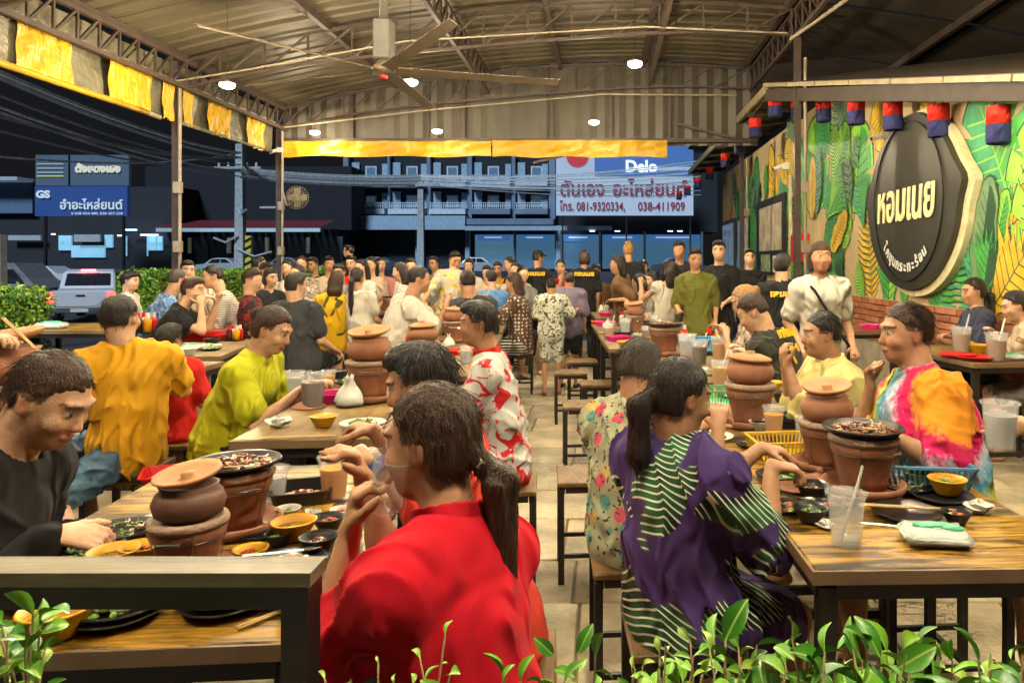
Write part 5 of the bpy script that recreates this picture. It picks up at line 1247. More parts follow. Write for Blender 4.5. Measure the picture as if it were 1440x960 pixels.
def proto(kind,seed=0):
    key=(kind,seed)
    if key in PRO: return PRO[key],False
    c,*o=kind.split('_'); e=None
    if kind=='stovepan' or kind=='stovepot' or kind=='stovebare':
        e=empty('clay_stove')
        MB().lathe([(.095,0),(.108,.006),(.116,.028),(.108,.03),(.098,.012),(.0,.010)],32).build('saucer',CLAY,e,smooth=True)
        MB().lathe([(.0,.012),(.062,.012),(.066,.04),(.082,.108),(.088,.116),(.090,.145),(.086,.150),(.074,.150),(.068,.13),(.055,.06),(0,.055)],32).build('bucket',CLAY,e,smooth=True)
        MB().lathe([(.070,.142),(.093,.140),(.097,.150),(.094,.160),(.078,.162),(.070,.152)],30).build('ash_rim',ASH,e,smooth=True)
        b=MB()
        for a in (0.3,1.9,3.5,5.0):
            ca,sa=math.cos(a),math.sin(a); b.tube([(.068*ca,.068*sa,.015),(.085*ca,.085*sa,.1),(.096*ca,.096*sa,.138)],.0016,4)
        b.tube([(.086*math.cos(t/16*6.283),.086*math.sin(t/16*6.283),.112) for t in range(17)],.0018,4); b.build('wire',SPOONM,e)
        MB().tube([(-.055,-.088,.128),(-.052,-.104,.127),(.0,-.106,.124),(.005,-.090,.126)],.003,5).build('wire_handle',SPOONM,e)
        food(e,22,.05,.012,.014,[CLAYD,glow('ember_glow',(.9,.05,.01),1.5),BLACKP],5,(0,0,.125))
        if kind=='stovepan':
            pn=MB().lathe([(0,.158),(.085,.16),(.108,.178),(.112,.180),(.110,.184),(.104,.182),(.082,.167),(0,.165)],36).build('pan',mat('pan_black',(.02,.018,.017),.3),e,smooth=True)
            food(e,130,.090,.018,.0075,[FOODM[0],FOODM[0],FOODM[4],FOODM[1],BLACKP,FOODM[0]],seed,(0,0,.168)); food(e,70,.086,.022,.014,[FOODM[4],FOODM[0],FOODM[1]] if seed%2 else [FOODM[0],FOODM[0],FOODM[1]],seed+9,(0,0,.168),'noodle')
        elif kind=='stovepot':
            MB().lathe([(0,.150),(.05,.152),(.082,.175),(.089,.202),(.080,.226),(.066,.236),(.072,.246),(.066,.248),(.060,.238),(0,.205)],32).build('pot',CLAYD if seed%2 else CLAY,e,smooth=True)
            l=MB().lathe([(0,.0),(.040,.002),(.072,.016),(.083,.026),(.081,.032),(.066,.024),(.03,.012),(.016,.016),(.018,.028),(0,.030)] if seed%3 else [(0,.030),(.016,.028),(.014,.018),(.045,.016),(.078,.004),(.080,-.003),(.06,.002),(0,.004)],32).build('lid',mat('ochre_lid',(.44,.20,.07),.6,var=.3,vs=10,bmp=.3),e,smooth=True)
            l.location=(0,0,.25); l.rotation_euler=(.12,-.13,0) if seed%3 else (.03,.05,0)
    elif c=='bowl':
        m={'yellow':YELP,'black':BLACKP,'white':WHITEP,'green':GREENP}[o[0]]; e=empty('bowl')
        MB().lathe([(0,.002),(.028,0),(.031,.004),(.046,.03),(.052,.042),(.054,.044),(.051,.046),(.043,.032),(.028,.010),(0,.009)],28).build('shell',m,e,smooth=True)
        f=[[FOODM[1],FOODM[1]],[FOODM[5],FOODM[2]],[FOODM[0],FOODM[4]],[FOODM[2],FOODM[2]]][seed%4]
        if seed%4==0: MB().lathe([(0,.028),(.041,.028),(.040,.027),(0,.02)],24).build('broth',mat('clear_broth',(.50,.28,.04),.12,var=.3,vs=40,bmp=.2),e,smooth=True)
        else: food(e,34,.034,.014,.007,f,seed,(0,0,.022))
    elif c=='plate':
        e=empty('plate')
        m={'black':BLACKP,'red':REDP,'white':WHITEP,'clay':CLAY}[o[0]]
        for k in range(2 if 'stack' in o else 1):
            MB().lathe([(0,.001),(.055,0),(.060,.004),(.080,.014),(.083,.018),(.079,.019),(.058,.009),(0,.008)],32,c=(.002*k,.003*k,.013*k)).build('dish',m,e,smooth=True)
        z=.013 if 'stack' in o else 0
        if 'noodle' in o: food(e,60,.05,.02,.012,[FOODM[1],FOODM[5],FOODM[1]],seed,(0,0,.009+z),'noodle')
        elif 'empty' in o: pass
        elif 'meat' in o: food(e,60,.055,.012,.010,[FOODM[3],FOODM[0],FOODM[3]],seed,(0,0,.009+z))
        elif 'squid' in o: food(e,46,.055,.018,.012,[FOODM[4],FOODM[0],FOODM[2]],seed,(0,0,.009+z),'noodle')
        elif 'chilli' in o: food(e,60,.052,.01,.008,[FOODM[5],FOODM[2],FOODM[4]],seed,(0,0,.009+z))
        else: food(e,60,.052,.018,.010,[FOODM[2],FOODM[2],FOODM[4]],seed,(0,0,.009+z))
    elif c=='cup':
        e=empty('cup'); s_=1
        MB().lathe([(0,.001),(.026,0),(.0275,.003),(.036,.092),(.0405,.098),(.0405,.102),(.0375,.101),(.0345,.095),(.026,.005),(0,.004)],28).build('shell',CLEAR,e,smooth=True)
        if o[0]!='empty':
            m={'orange':ORANGEJ,'cola':COLA,'water':mat('iced_water',(.75,.8,.8),.1,bmp=.5,bs=60,bd=.01,alpha=.45),'tea':mat('milk_tea',(.45,.22,.09),.25,bmp=0)}[o[0]]
            MB().lathe([(0,.006),(.025,.006),(.0325,.074),(0,.074)],24).build('drink',m,e,smooth=False)
            if o[0]=='water' or o[0]=='cola': food(e,9,.022,.0,.011,[CLEAR],2,(0,0,.066))
        else: food(e,5,.018,.004,.010,[CLEAR],2,(0,0,.008))
        if seed%2: MB().tube([(-.01,0,.008),(.02,.005,.10),(.035,.008,.15)],.003,6).build('straw',WHITEP,e)
    elif c=='tray':
        e=empty('tray'); m={'red':REDP,'black':BLACKP,'pink':PINKP,'blue':BLUEP}[o[0]]; h=.035
        w,d=(.15,.10) if 'big' in o else (.075,.075)
        so2=lambda x,y,z,t=.012:[(-x+t,-y,z),(x-t,-y,z),(x,-y+t,z),(x,y-t,z),(x-t,y,z),(-x+t,y,z),(-x,y-t,z),(-x,-y+t,z)]
        R_=[so2(w*.88,d*.85,0),so2(w,d,h),so2(w+.006,d+.006,h+.001),so2(w+.005,d+.005,h+.005),so2(w-.004,d-.004,h+.004),so2(w*.86,d*.83,.005)]
        b=MB(); 
        for r_ in R_: b.v+=r_
        for i in range(5):
            for k in range(8): b.f.append((i*8+k,i*8+(k+1)%8,(i+1)*8+(k+1)%8,(i+1)*8+k))
        b.f.append(tuple(range(8))[::-1]); b.f.append(tuple(40+k for k in range(8))); b.build('shell',m,e)
        if 'meat' in o: food(e,150,.058,.012,.007,[FOODM[3],FOODM[4],FOODM[3],FOODM[0]],3,(0,0,.006))
    elif c=='basket':
        e=empty('basket'); m={'blue':BLUEP,'yellow':YBASK,'green':GREENP}[o[0]]; w,d,h=.10,.07,.055
        b=MB(); b.box(-w*.85,w*.85,-d*.85,d*.85,0,.004); b.build('base',m,e)
        b=MB(); 
        for s in (-1,1): b.box(-w-.004,w+.004,s*d-.004,s*d+.004,h-.006,h); b.box(s*w-.004,s*w+.004,-d,d,h-.0062,h-.0002)
        b.build('rim',m,e); b=MB()
        for i in range(17):
            x=-1+i/8
            for s in (-1,1): b.bar((x*w*.85,s*d*.85,.002),(x*w,s*d,h-.004),.0045,.0035)
        for i in range(11):
            y=-1+i/5
            for s in (-1,1): b.bar((s*w*.85,y*d*.85,.002),(s*w,y*d,h-.004),.0045,.0035)
        tag(b.build('slats',m,e),kind='stuff')
    elif c=='napkins':
        e=empty('napkin_pack'); b=MB(); b.bbox(-.065,.065,-.045,.045,.0,.026,.012); o_=b.build('tissues',PAPER,e,smooth=True)
        q=random.Random(4); b=MB(); b.bbox(-.072,.072,-.05,.05,-.0,.034,.014); bm=bmesh.new(); me=b.me('wrapper'); bm.from_mesh(me); bmesh.ops.subdivide_edges(bm,edges=bm.edges[:],cuts=3,use_grid_fill=True)
        for v in bm.verts: v.co+=Vector((q.uniform(-1,1),q.uniform(-1,1),q.uniform(-.3,1)))*.0035
        for v in bm.verts: v.co.z=max(v.co.z,.0)
        bm.to_mesh(me); bm.free(); link('wrapper',me,CLEARW,e,smooth=True)
        b=MB()
        for k in range(7): b.ball((-.03+.012*k,q.uniform(-.012,.012),.036),.014,5,sx=1.3,sy=.8,sz=.5)
        b.build('green_print',mat('mint_print',(.15,.62,.36),.4,bmp=.6,bs=60),e,smooth=True)
    elif c=='bag':
        e=empty('plastic_bag'); me=MB().lathe([(0,0),(.05,.0),(.058,.02),(.048,.05),(.03,.07),(.012,.10),(.016,.115),(0,.10)],14).me('bag')
        q=random.Random(5)
        for v in me.vertices: v.co*=1+q.uniform(-.12,.12)
        link('bag',me,WHITEP,e,smooth=True)
    elif c=='chopsticks':
        e=empty('chopsticks'); MB().tube([(-.10,0,.004),(.10,.006,.004)],[.0028,.0018],6).build('stick',BAMBOO,e); MB().tube([(-.10,.010,.004),(.10,.011,.004)],[.0028,.0018],6).build('stick',BAMBOO,e)
    elif c=='spoon':
        e=empty('spoon'); MB().tube([(-.075,0,.012),(.02,0,.004),(.05,0,.004)],[.0035,.0022,.002],6).build('handle',SPOONM,e); MB().ball((.066,0,.006),.017,6,sx=1.35,sz=.3).build('scoop',SPOONM,e,smooth=True)
    elif c=='lid':
        e=empty('pot_lid'); MB().lathe([(.080,.0),(.076,.006),(.045,.018),(.016,.024),(.013,.032),(.018,.042),(0,.045)],28).build('dome',CLAY,e,smooth=True)
        MB().lathe([(.0,.046),(.008,.045),(.006,.048),(0,.049)],10).build('knob_tip',CLAY,e)
    elif c=='caddy':
        e=empty('condiment_caddy'); 
        for k,(x,y,m) in enumerate(((-.03,-.03,COLA),(.03,-.03,ORANGEJ),(-.03,.03,PAPER),(.03,.03,REDP))):
            j=MB().lathe([(0,0),(.022,0),(.024,.07),(.018,.085),(0,.085)],14).build('bottle',m,e,loc=(x,y,.01),smooth=True); MB().lathe([(0,.085),(.013,.085),(.012,.115),(0,.12)],10).build('cap',WHITEP if k%2 else REDP,j)
        b=MB(); b.box(-.06,.06,-.06,.06,0,.008); b.build('rack',STEEL,e)
    elif c=='tissue':
        e=empty('used_tissue'); me=MB().ball((0,0,.012),.022,7,sx=1.4,sz=.6).me('paper'); q=random.Random(seed)
        for v in me.vertices: v.co*=1+q.uniform(-.35,.35); 
        for v in me.vertices: v.co.z=max(0,v.co.z)
        link('paper',me,PAPER,e)
    PRO[key]=e; return e,True
NAMES={'stovepan':('clay stove with a full black grill pan','stove'),'stovepot':('clay stove with lidded clay pot on top','stove'),'bowl':('bowl','bowl'),'plate':('plate','plate'),'cup':('plastic cup','cup'),'tray':('tray','tray'),'basket':('plastic basket','basket'),
 'napkins':('clear pack of green printed napkins','napkins'),'bag':('knotted white plastic bag','bag'),'chopsticks':('pair of bamboo chopsticks','chopsticks'),'spoon':('steel spoon','spoon'),'lid':('clay pot lid','lid'),'caddy':('rack of sauce bottles','sauce bottles'),'tissue':('crumpled white tissue','tissue')}
def put(kind,loc,lab,s=1.,rz=0,seed=0,group=None,tilt=None):
    e,new=proto(kind,seed)
    if not new: e=copy_tree(e)
    e.location=loc; e.scale=(s,s,s); e.rotation_euler=(tilt[0],tilt[1],rz) if tilt else (0,0,rz)
    k=kind.split('_')[0]; n,c=NAMES[k]; tag(e,lab,c,group); return e
# --- near left table
put('stovepot',tp(266,812),'front clay stove with a sooty pot and tilted ochre lid, left table',.79,.3,1)
put('stovepan',tp(332,744),'clay stove with grill pan of squid and noodles, behind the sooty pot',.93,1.0,1)
put('tray_black_meat',tp(424,702),'square black tray of raw minced meat beside the orange juice',1.0,.35)
put('cup_orange',tp(470,700),'cup of orange juice beside the raw meat tray, left table',1.15,0)
put('bowl_yellow',tp(413,757),'yellow bowl of broth right of the clay stoves, left table',.98,0)
put('bowl_yellow',tp(198,790),'yellow bowl of ochre dip touching the front clay stove',.85,1,1)
put('bowl_yellow',tp(160,800),'yellow bowl half hidden by the wooden rail at left',.95,2,0)
put('plate_black_chilli',tp(405,800),'black plate with scraps and a spoon just behind the rail end',1.0,1,5)
put('spoon',(tp(395,792)[0],tp(395,792)[1],.768),'spoon resting on the black plate behind the rail end',1,.5)
put('bowl_black',tp(462,745),'small black bowl of chilli sauce behind the raised forearm',.75,0,1)
put('bowl_black',tp(448,775),'black bowl of grilled scraps in front of the chilli sauce bowl',.8,0,2)
put('bowl_white',tp(405,728),'white topped dish beside the second stove saucer',.6,0,3)
put('plate_black_stack',tp(166,868),'two stacked black plates with dip and greens under the rail',.98,0,7)
put('bowl_white',(tp(157,868)[0]-.01,tp(157,868)[1],.780),'small sauce dish sitting on the stacked black plates',.55,0,2)
put('spoon',(tp(140,868)[0],tp(140,868)[1],.79),'silver spoon leaning across the stacked black plates',1,.9)
put('plate_black_stack_noodle',tp(318,852),'stacked black plates piled with orange noodles under the rail',1.0,0,2)
put('bowl_yellow',tp(80,893),'large yellow bowl of broth at lower left behind the leaves',1.12,0,0)
put('plate_clay_empty',tp(90,832),'round clay dish at the left edge of the near left table',1.3,0,1)
put('plate_black_squid',tp(170,752),'dark plate of grilled bits near the hand of the man in black',1.0,0,3)
put('plate_black',tp(122,778),'black plate of greens below the hand of the man in black',.9,0,4)
put('plate_black_empty',tp(415,838),'black empty plate beside the rail post',.9)
put('bowl_white',tp(418,868),'white bowl seen beside the rail post',.7,0,3)
put('chopsticks',tp(410,858),'chopsticks lying next to the rail post',1,.9)
put('tray_red_big',(-1.87,3.28,.4505),'deep red tray resting on a stool',1.05,.45)
for k_,p_,l_,s_,sd_ in (('plate_black_squid',(300,700),'black plate of squid beyond the left table stoves',.8,11),('bowl_black',(392,765),'small black dip bowl beside the yellow broth bowl',.62,3),('plate_white',(228,735),'pale plate left of the second stove',.7,8),('bowl_white',(480,728),'small white bowl near the orange juice',.55,1),('cup_water',(386,706),'clear cup behind the raw meat tray',.95,0),
 ('plate_black_chilli',(500,715),'black plate of chilli by the raised wrist',.7,2),('bowl_black',(240,770),'black bowl tucked against the front stove',.6,2),('bowl_yellow',(352,790),'yellow bowl of dip just behind the rail',.7,1),('tissue',(437,728),'crumpled tissue beside the juice cup',.9,4),('plate_black_empty',(372,752),'empty black plate beneath the dip bowls',.75,2)): put(k_,tp(*p_),l_,s_,sd_,sd_%4 if 'bowl' in k_ else sd_)
for k_,p_,l_,s_,sd_ in (('plate_black_squid',(1060,628),'black plate of squid at the bracelet wrist',.8,3),('bowl_black',(1085,640),'black bowl left of the yellow basket',.8,1),('cup_water',(1132,625),'clear cup behind the yellow basket',1.0,0),('plate_white',(1230,640),'white plate hidden behind the grill pan',.9,1),('bowl_yellow',(1255,650),'yellow bowl behind the blue basket',.8,1),
 ('plate_black_meat',(1180,708),'black plate of meat at the foot of the grill stove',.7,2),('cup_cola',(1345,668),'dark drink beyond the blue basket',1.0,0),('bowl_black',(1345,735),'little black dip bowl near the right napkins',.7,1),('plate_clay_empty',(1120,690),'clay dish among the small bowls',.75,0),('spoon',(1250,742),'spoon in front of the grill stove',1.,0),('tissue',(1160,742),'tissue in front of the small bowls',.8,5),('bowl_white',(1070,606),'white bowl between the two rear clay stoves',.9,3),
 ('cup_orange',(1088,612),'orange drink by the yellow polo',1.1,0),('plate_black_noodle',(1150,612),'plate of noodles in front of the polo belly',1.0,5),('plate_black',(1035,560),'plate of greens behind the capped clay pot',1.1,1),('bowl_yellow',(1085,550),'yellow bowl behind the capped clay pot',1.1,0)): put(k_,tp(*p_),l_,s_,sd_,sd_%4 if 'bowl' in k_ else sd_)
for k_,p_,l_,s_,sd_ in (('plate_black_squid',(420,594),'black plate of squid on the pale table edge',.0,1),): pass
for k_,p_,l_,s_,sd_ in (('bowl_yellow',(455,600),'yellow bowl at the near edge of the pale table',1.0,1),('plate_white',(510,600),'white plate beside the raised fists',1.1,4),('cup_water',(415,556),'clear cup in front of the lime green top',1.2,0),('plate_black_squid',(492,540),'plate of grilled food behind the plastic bag',1.1,5),('bowl_black',(452,536),'black bowl behind the iced brown drink',1.1,1)): put(k_,tp(*p_),l_,s_,sd_,sd_%4 if 'bowl' in k_ else sd_)
# --- second left table
put('lid',tp(434,572),'clay lid lying on the pale table in front of the lime green shirt',.95)
put('cup_cola',tp(440,573),'iced brown drink beside the pink box',1.55,0)
put('tray_pink',tp(464,563),'bright pink plastic box beside the iced brown drink',1.0,.1)
put('bag',tp(492,570),'knotted white plastic bag on the pale table',1.15,.2)
put('stovepot',tp(520,562),'clay stove with covered pot behind the coral shirted man',1.2,.5,2)
put('chopsticks',tp(420,616),'pair of chopsticks on the near edge of the pale table',1.3,.15)
put('cup_orange',tp(462,548),'cup with a little orange drink behind the pink box',1.,0)
put('tissue',tp(392,600),'flat tissue on the bare pale table',1.5,0,1)
put('napkins',tp(545,556),'napkin pack behind the clay stove on the pale table',1,.3)
put('bowl_black',tp(475,532),'black bowl at the far end of the pale table',1,0,2)
# --- near right table
put('stovepan',tp(1214,690),'biggest clay stove with a pan of charred meat on the golden table',1.02,.8,5)
put('stovepot',tp(1163,657),'clay stove with round pot and ochre lid just behind the grill pan',.95,.2,4)
put('cup_water_straw' if False else 'cup_empty',tp(1190,765),'empty clear plastic cup with a straw at the front of the golden table',1.2,0,1)
put('napkins',tp(1314,762),'crumpled clear pack of mint green napkins on the golden table',1.05,-.12)
put('basket_blue',tp(1296,678),'pale blue slatted basket by the tie-dye shirt',1.25,-.1)
put('basket_yellow',tp(1103,640),'yellow slatted basket under the outstretched arms',1.15,.1)
put('plate_black_empty',tp(1325,703),'long black plate under the yellow bowl right of the stove',1.0)
put('bowl_yellow',(tp(1332,700)[0],tp(1332,700)[1],.762),'yellow bowl on the black plate right of the grill pan',.98,0,3)
put('bowl_yellow',tp(1293,682),'yellow bowl with a black dish in it, before the blue basket',.9,0,2)
put('bowl_black',(tp(1293,682)[0],tp(1293,682)[1],.775),'small black sauce dish stacked in a yellow bowl',.75,0,1)
put('plate_black_squid',tp(1275,688),'plate of squid and noodles between the stove and yellow bowls',.95,0,9)
put('plate_black_empty',tp(1275,727),'black plate holding chopsticks behind the napkin pack',1.05)
put('chopsticks',(tp(1283,727)[0],tp(1283,727)[1],.768),'pair of chopsticks across the black plate behind the napkins',1.3,-.18)
put('bowl_black',tp(1140,733),'small black bowl of sauce in front of the clay saucer',.85,0,3)
put('bowl_black',tp(1143,700),'black bowl of pale food behind the small sauce bowl',.9,0,2)
put('bowl_black',tp(1168,722),'black bowl squeezed between sauce bowl and clay saucer',.75,0,1)
put('plate_black_chilli',tp(1105,716),'black plate of red chilli relish near the table corner',.72,0,4)
put('spoon',(tp(1108,708)[0],tp(1108,708)[1],.768),'spoon propped on the chilli relish plate',1,-.5)
put('tissue',tp(1375,720),'torn white tissue near the right edge of the golden table',1.1,0,2)
put('lid',tp(1155,675),'small clay lid lying left of the grill pan',.8)
put('plate_black',tp(1095,672),'black plate of greens under the hands of the palm print dress',.85,0,6)
# --- second right table
put('stovepot',tp(1055,598),'clay stove with capped pot in front of the dark printed tee',1.08,.4,0)
put('basket_green',tp(1012,565),'green slatted basket beside the capped clay pot',1.2,.1)
put('tray_black_big',tp(1095,597),'black tray between the clay stoves and yellow polo',.9,0)
put('bowl_black',tp(1005,590),'black bowl in front of the green basket',1,0,2)
put('bowl_black',tp(1100,565),'black bowl under the yellow polo man\'s hands',1,0,3)
put('plate_black_squid',tp(1110,590),'plate of mixed meat in front of the yellow polo',1.1,0,8)
put('plate_white',tp(1000,618),'white plate of leftovers under the bracelet hand',1.0,0,2)
put('cup_orange',tp(1012,542),'short orange drink behind the green basket',1.3,0,1)
# --- third right table
put('cup_orange',tp(1012,508),'cup of orange juice in the middle of the third right table',1.6,0)
put('cup_cola',tp(984,512),'dark red drink left of the orange juice',1.5,0)
put('cup_water',tp(966,505),'tall clear cup behind the dark red drink',1.7,0)
put('basket_blue',tp(975,492),'blue basket behind the clear cup',1.7,.1)
put('plate_red_empty',tp(957,506),'red plate left of the drinks',1.0,0)
put('caddy',tp(1003,487),'sauce bottles beside the blue basket',1.1,0)
put('plate_black_squid',tp(1020,520),'plate of grilled scraps right of the orange juice',1.1,0,3)
put('tissue',tp(995,528),'tissue in front of the orange juice',1.6,0,3)
# --- fourth right table
put('stovepan',tp(935,499),'clay stove with food pan in front of the long black hair',1.25,.5,2)
put('cup_water',tp(879,470),'clear cup behind the small pot at the aisle corner',1.5,0)
put('cup_tea',tp(856,478),'cup of tea at the aisle corner of the fourth right table',1.4,0,1)
put('tray_black_big',tp(870,471),'black tray at the back of the fourth right table',.9,0)
put('bowl_yellow',tp(882,492),'yellow bowl at the near corner of the fourth right table',1.5,0,3)
put('plate_black_noodle',tp(905,486),'plate of noodles left of the food pan stove',1.3,0,4)
put('stovepot',tp(893,467),'small clay stove and pot behind the noodles',1.0,0,2)
# --- wall table
put('plate_red_empty',tp(1345,502),'red plate nearest the navy shirt',1.5,0)
put('plate_red_empty',tp(1372,506),'red plate in front of the yellow bowl by the wall',1.6,0)
put('cup_tea',tp(1352,497),'tall iced tea cup with a straw by the wall',1.9,0,1)
put('bowl_yellow',tp(1373,497),'yellow bowl between two iced drinks by the wall',1.5,0,0)
put('cup_tea',tp(1401,508),'iced tea cup nearest the right edge on the wall table',1.9,0,3)
put('napkins',tp(1420,506),'green napkin pack at the right edge of the wall table',1.2,0)
# --- left group
put('tray_red_big',tp(280,479),'red tray nearest on the left group table',1.35,.1); put('tray_red_big',tp(300,472),'red tray behind the nearest one on the left group table',1.25,.1)
put('plate_white',tp(292,489),'white plate of scraps in front of the red trays',1.2,0,3); put('bowl_black',tp(298,485),'black bowl beside the white plate of scraps',1.2,0,2); put('napkins',tp(268,491),'napkin pack on the left group table corner',1.2)
put('bowl_white',tp(264,500),'small white bowl at the corner of the table with red trays',1.2,0,3)
put('napkins',tp(72,462),'green napkin pack on the yellow-lit table',1.8,.2); put('plate_white_empty',(-2.75,2.95,.7485),'white plate behind the pot at the left edge',1.2)
put('stovepot',(-2.12,2.62,.7485),'wide clay pot being stirred with chopsticks at the left edge',1.45,0,2)
put('stovepan',(-2.18,2.22,.7485),'clay stove with yellow food pan cut by the left edge',1.2,0,1)
put('caddy',tp(205,468),'sauce bottles on the far left table behind the mustard shirt',1.5)
put('bowl_yellow',tp(318,461),'yellow bowl beside the sauce bottles, left of the dark tee',1.6,0,0)
put('cup_cola',tp(340,458),'dark drink on the table beyond the red trays',1.6,0)
# --- farther tables get a scatter of dishes
where={'A2':'table behind the jersey boy','A3':'table before the loose white shirt','A4':'table beside the polka dots','A5':'table behind the polka dots','A6':'farthest middle table',
 'D3':'fourth right table','D4':'table before the long hair','D5':'table by the brown dress','D6':'farthest right table','B1':'small table beyond the mustard shirt','B2':'red tray table','B3':'table before the blue shirt','B4':'table beyond the yellow jacket','B5':'farthest left group table','C2':'hedge table','E2':'reddish table by the wall','B0':'table at the left edge'}
rq=random.Random(21)
KINDS=[('bowl_yellow','yellow bowl'),('plate_black_squid','black plate of grilled food'),('plate_black','black plate of greens'),('cup_orange','orange drink'),('cup_cola','dark drink'),('plate_white','white plate of scraps'),('bowl_black','black sauce bowl'),('cup_water','clear cup'),('napkins','napkin pack'),('plate_black_meat','plate of raw meat'),('bag','white plastic bag'),('tray_red_big','red tray'),('caddy','sauce bottles'),('tray_pink','pink box')]
UU=[(-.62,'left'),(0,'middle'),(.62,'right')]; VV=[(-.8,'near end'),(-.42,'nearer half'),(-.05,'centre'),(.35,'farther half'),(.78,'far end')]
for key,n in (('A2',12),('A3',14),('A4',14),('A5',13),('A6',9),('D3',9),('D4',13),('D5',13),('D6',9),('B1',4),('B2',4),('B3',9),('B4',9),('B5',8),('C2',6),('E2',4),('B0',2)):
    cells=[(u,v) for u in UU for v in VV]; rq.shuffle(cells)
    cells=cells[:n]
    if key in('A2','A3','A4','A5','D4','D5','B3','B4','B5','A6','D6'):
        u,v=cells[0]; cells=cells[1:]; x,y,z=tl(key,.05,-.1 if key!='A2' else -.5)
        put('stovepot' if key in('A3','A5','D5','B3','A2') else 'stovepan',(x,y,z),'clay stove in the middle of the '+where[key],1.08,rq.random()*6,rq.randrange(3))
        cells=[c for c in cells if not(c[0][1]=='middle' and c[1][1] in('centre','nearer half'))]
    used=set()
    for (u,un),(v,vn) in cells:
        k=rq.choice([q for q in KINDS if q[0] not in used] or KINDS); used.add(k[0]) if k[0] in('caddy','tray_pink','bag','basket_green','tray_red_big') else None
        x,y,z=tl(key,u+rq.uniform(-.08,.08),v+rq.uniform(-.05,.05))
        put(k[0],(x,y,z),'%s, %s %s of the %s'%(k[1],un,vn,where[key]),rq.uniform(1.0,1.2) if k[0] not in('tray_red_big','bag') else .85,rq.random()*6 if k[0] not in('tray_red_big',) else .1,rq.randrange(4))
# ================================================================ PEOPLE
C_=cloth
RED=C_('red_shirt',(.58,.004,.018)); CORAL=C_('coral_shirt',(.72,.06,.035)); BLKC=C_('black_cloth',(.014,.014,.016)); CHAR=C_('charcoal_cloth',(.045,.048,.055)); WHT=C_('cream_white_cloth',(.60,.55,.46)); MUST=C_('mustard_cloth',(.66,.33,.012))
LIME=C_('lime_rib',(.50,.50,.012),'rib'); DEN=C_('blue_denim',(.07,.13,.20),'denim'); YPOLO=C_('pale_yellow_cloth',(.68,.58,.22)); TIE=C_('tie_dye','x' and (.7,.1,.2),'tie',off=(-.05,-.20,1.0))
PALMP=C_('palm_print',(.055,.028,.13),'palm'); FLOR=C_('floral_cloth',(.42,.42,.26),'flower',[(.65,.10,.16),(.12,.33,.28),(.62,.45,.14),(.40,.44,.28)],1.1); KID=C_('leaf_print',(.62,.60,.48),'blotch',[(.06,.08,.04),(.55,.55,.45)],1.1)
POLK=C_('polka_brown',(.10,.055,.035),'polka',[(.62,.55,.42)],1.0); ZEB=C_('zigzag_print',(.60,.56,.46),'stripe',[(.02,.02,.02)],.9); OLIVE=C_('olive_cloth',(.14,.14,.025)); LILAC=C_('lilac_cloth',(.17,.14,.20)); BROWN=C_('brown_cloth',(.14,.075,.035))
JER=C_('jersey_white_red',(.62,.60,.56),'blotch',[(.60,.02,.03),(.62,.60,.56)],.55); BLUP=C_('blue_print_cloth',(.10,.22,.50),'blotch',[(.35,.5,.7),(.08,.18,.5)],.8); NAVY=C_('navy_cloth',(.035,.04,.075)); BEI=C_('beige_cloth',(.55,.42,.30)); PINK=C_('pink_cloth',(.60,.22,.20)); YEJ=C_('yellow_print_jacket',(.72,.42,.012),'blotch',[(.75,.45,.01),(.08,.07,.02)],.6)
GRYY=C_('grey_yellow_print',(.38,.36,.33),'blotch',[(.60,.40,.04),(.16,.15,.14)],.5); REDT=C_('red_tee',(.62,.02,.015)); WSTR=C_('white_striped',(.6,.57,.5),'stripe',[(.35,.32,.28)],1.2); DRED=C_('dark_red_print',(.03,.02,.02),'blotch',[(.25,.02,.02),(.03,.02,.02)],.8); PRT=C_('pale_patterned',(.5,.42,.33),'blotch',[(.2,.12,.1),(.5,.42,.33)],1.2)
BLUEC=C_('sky_blue_cloth',(.10,.25,.55)); GREYC=C_('grey_cloth',(.22,.21,.20)); JEAN=C_('pale_jeans',(.18,.26,.36),'denim'); SAND=C_('red_sandal',(.4,.12,.09)); SHOE=C_('dark_shoe',(.05,.045,.045)); SHOEW=C_('white_shoe',(.55,.55,.55))
YT=mat('yellow_print',(.80,.55,.03),.6,bmp=0)
def H(px,py,Y): v=at(px,py,Y); return (v.x,v.y,v.z)
P=person
red=P('woman in a red polo with a long dark ponytail at the near left table',(-.19,1.13,.50),H(604,622,1.27),-62,-74,.12,L=(-.422,1.23,.955),R=(-.44,1.36,1.0),elb={-1:(-.462,1.20,.765)},handn={-1:(-1,-.35,.1),1:(0,0,1)},hout={-1:(.12,.12,1),1:(-.3,-.2,.9)},shirt=RED,sleeve=.82,pants=BLKC,hair='lowpony',hc='br',tone='m',s=.92,fat=.96,curl=.95,hairlen=.42,collar=RED,folda=.008,knee={-1:(-.55,1.12,.50),1:(-.55,1.32,.50)})
tag(put('cup_empty',(-.372,1.25,.985),'clear plastic cup raised by the woman in the red polo',.95,0,0,tilt=(0.12,.22)))
coral=P('person in a coral shirt behind the woman in red, hands raised over the food',(-.26,1.78),H(590,541,1.74),-90,-90,.25,L=H(528,648,1.66),R=H(528,606,1.86),elb={-1:H(604,742,1.60),1:H(575,690,1.88)},shirt=CORAL,sleeve=.6,pants=BLKC,hair='short',tone='m',s=.90,curl=1.15,handn={-1:(.2,-.3,1),1:(0,0,1)},hout={-1:(-.85,.3,.3),1:(-.8,.2,.15)})
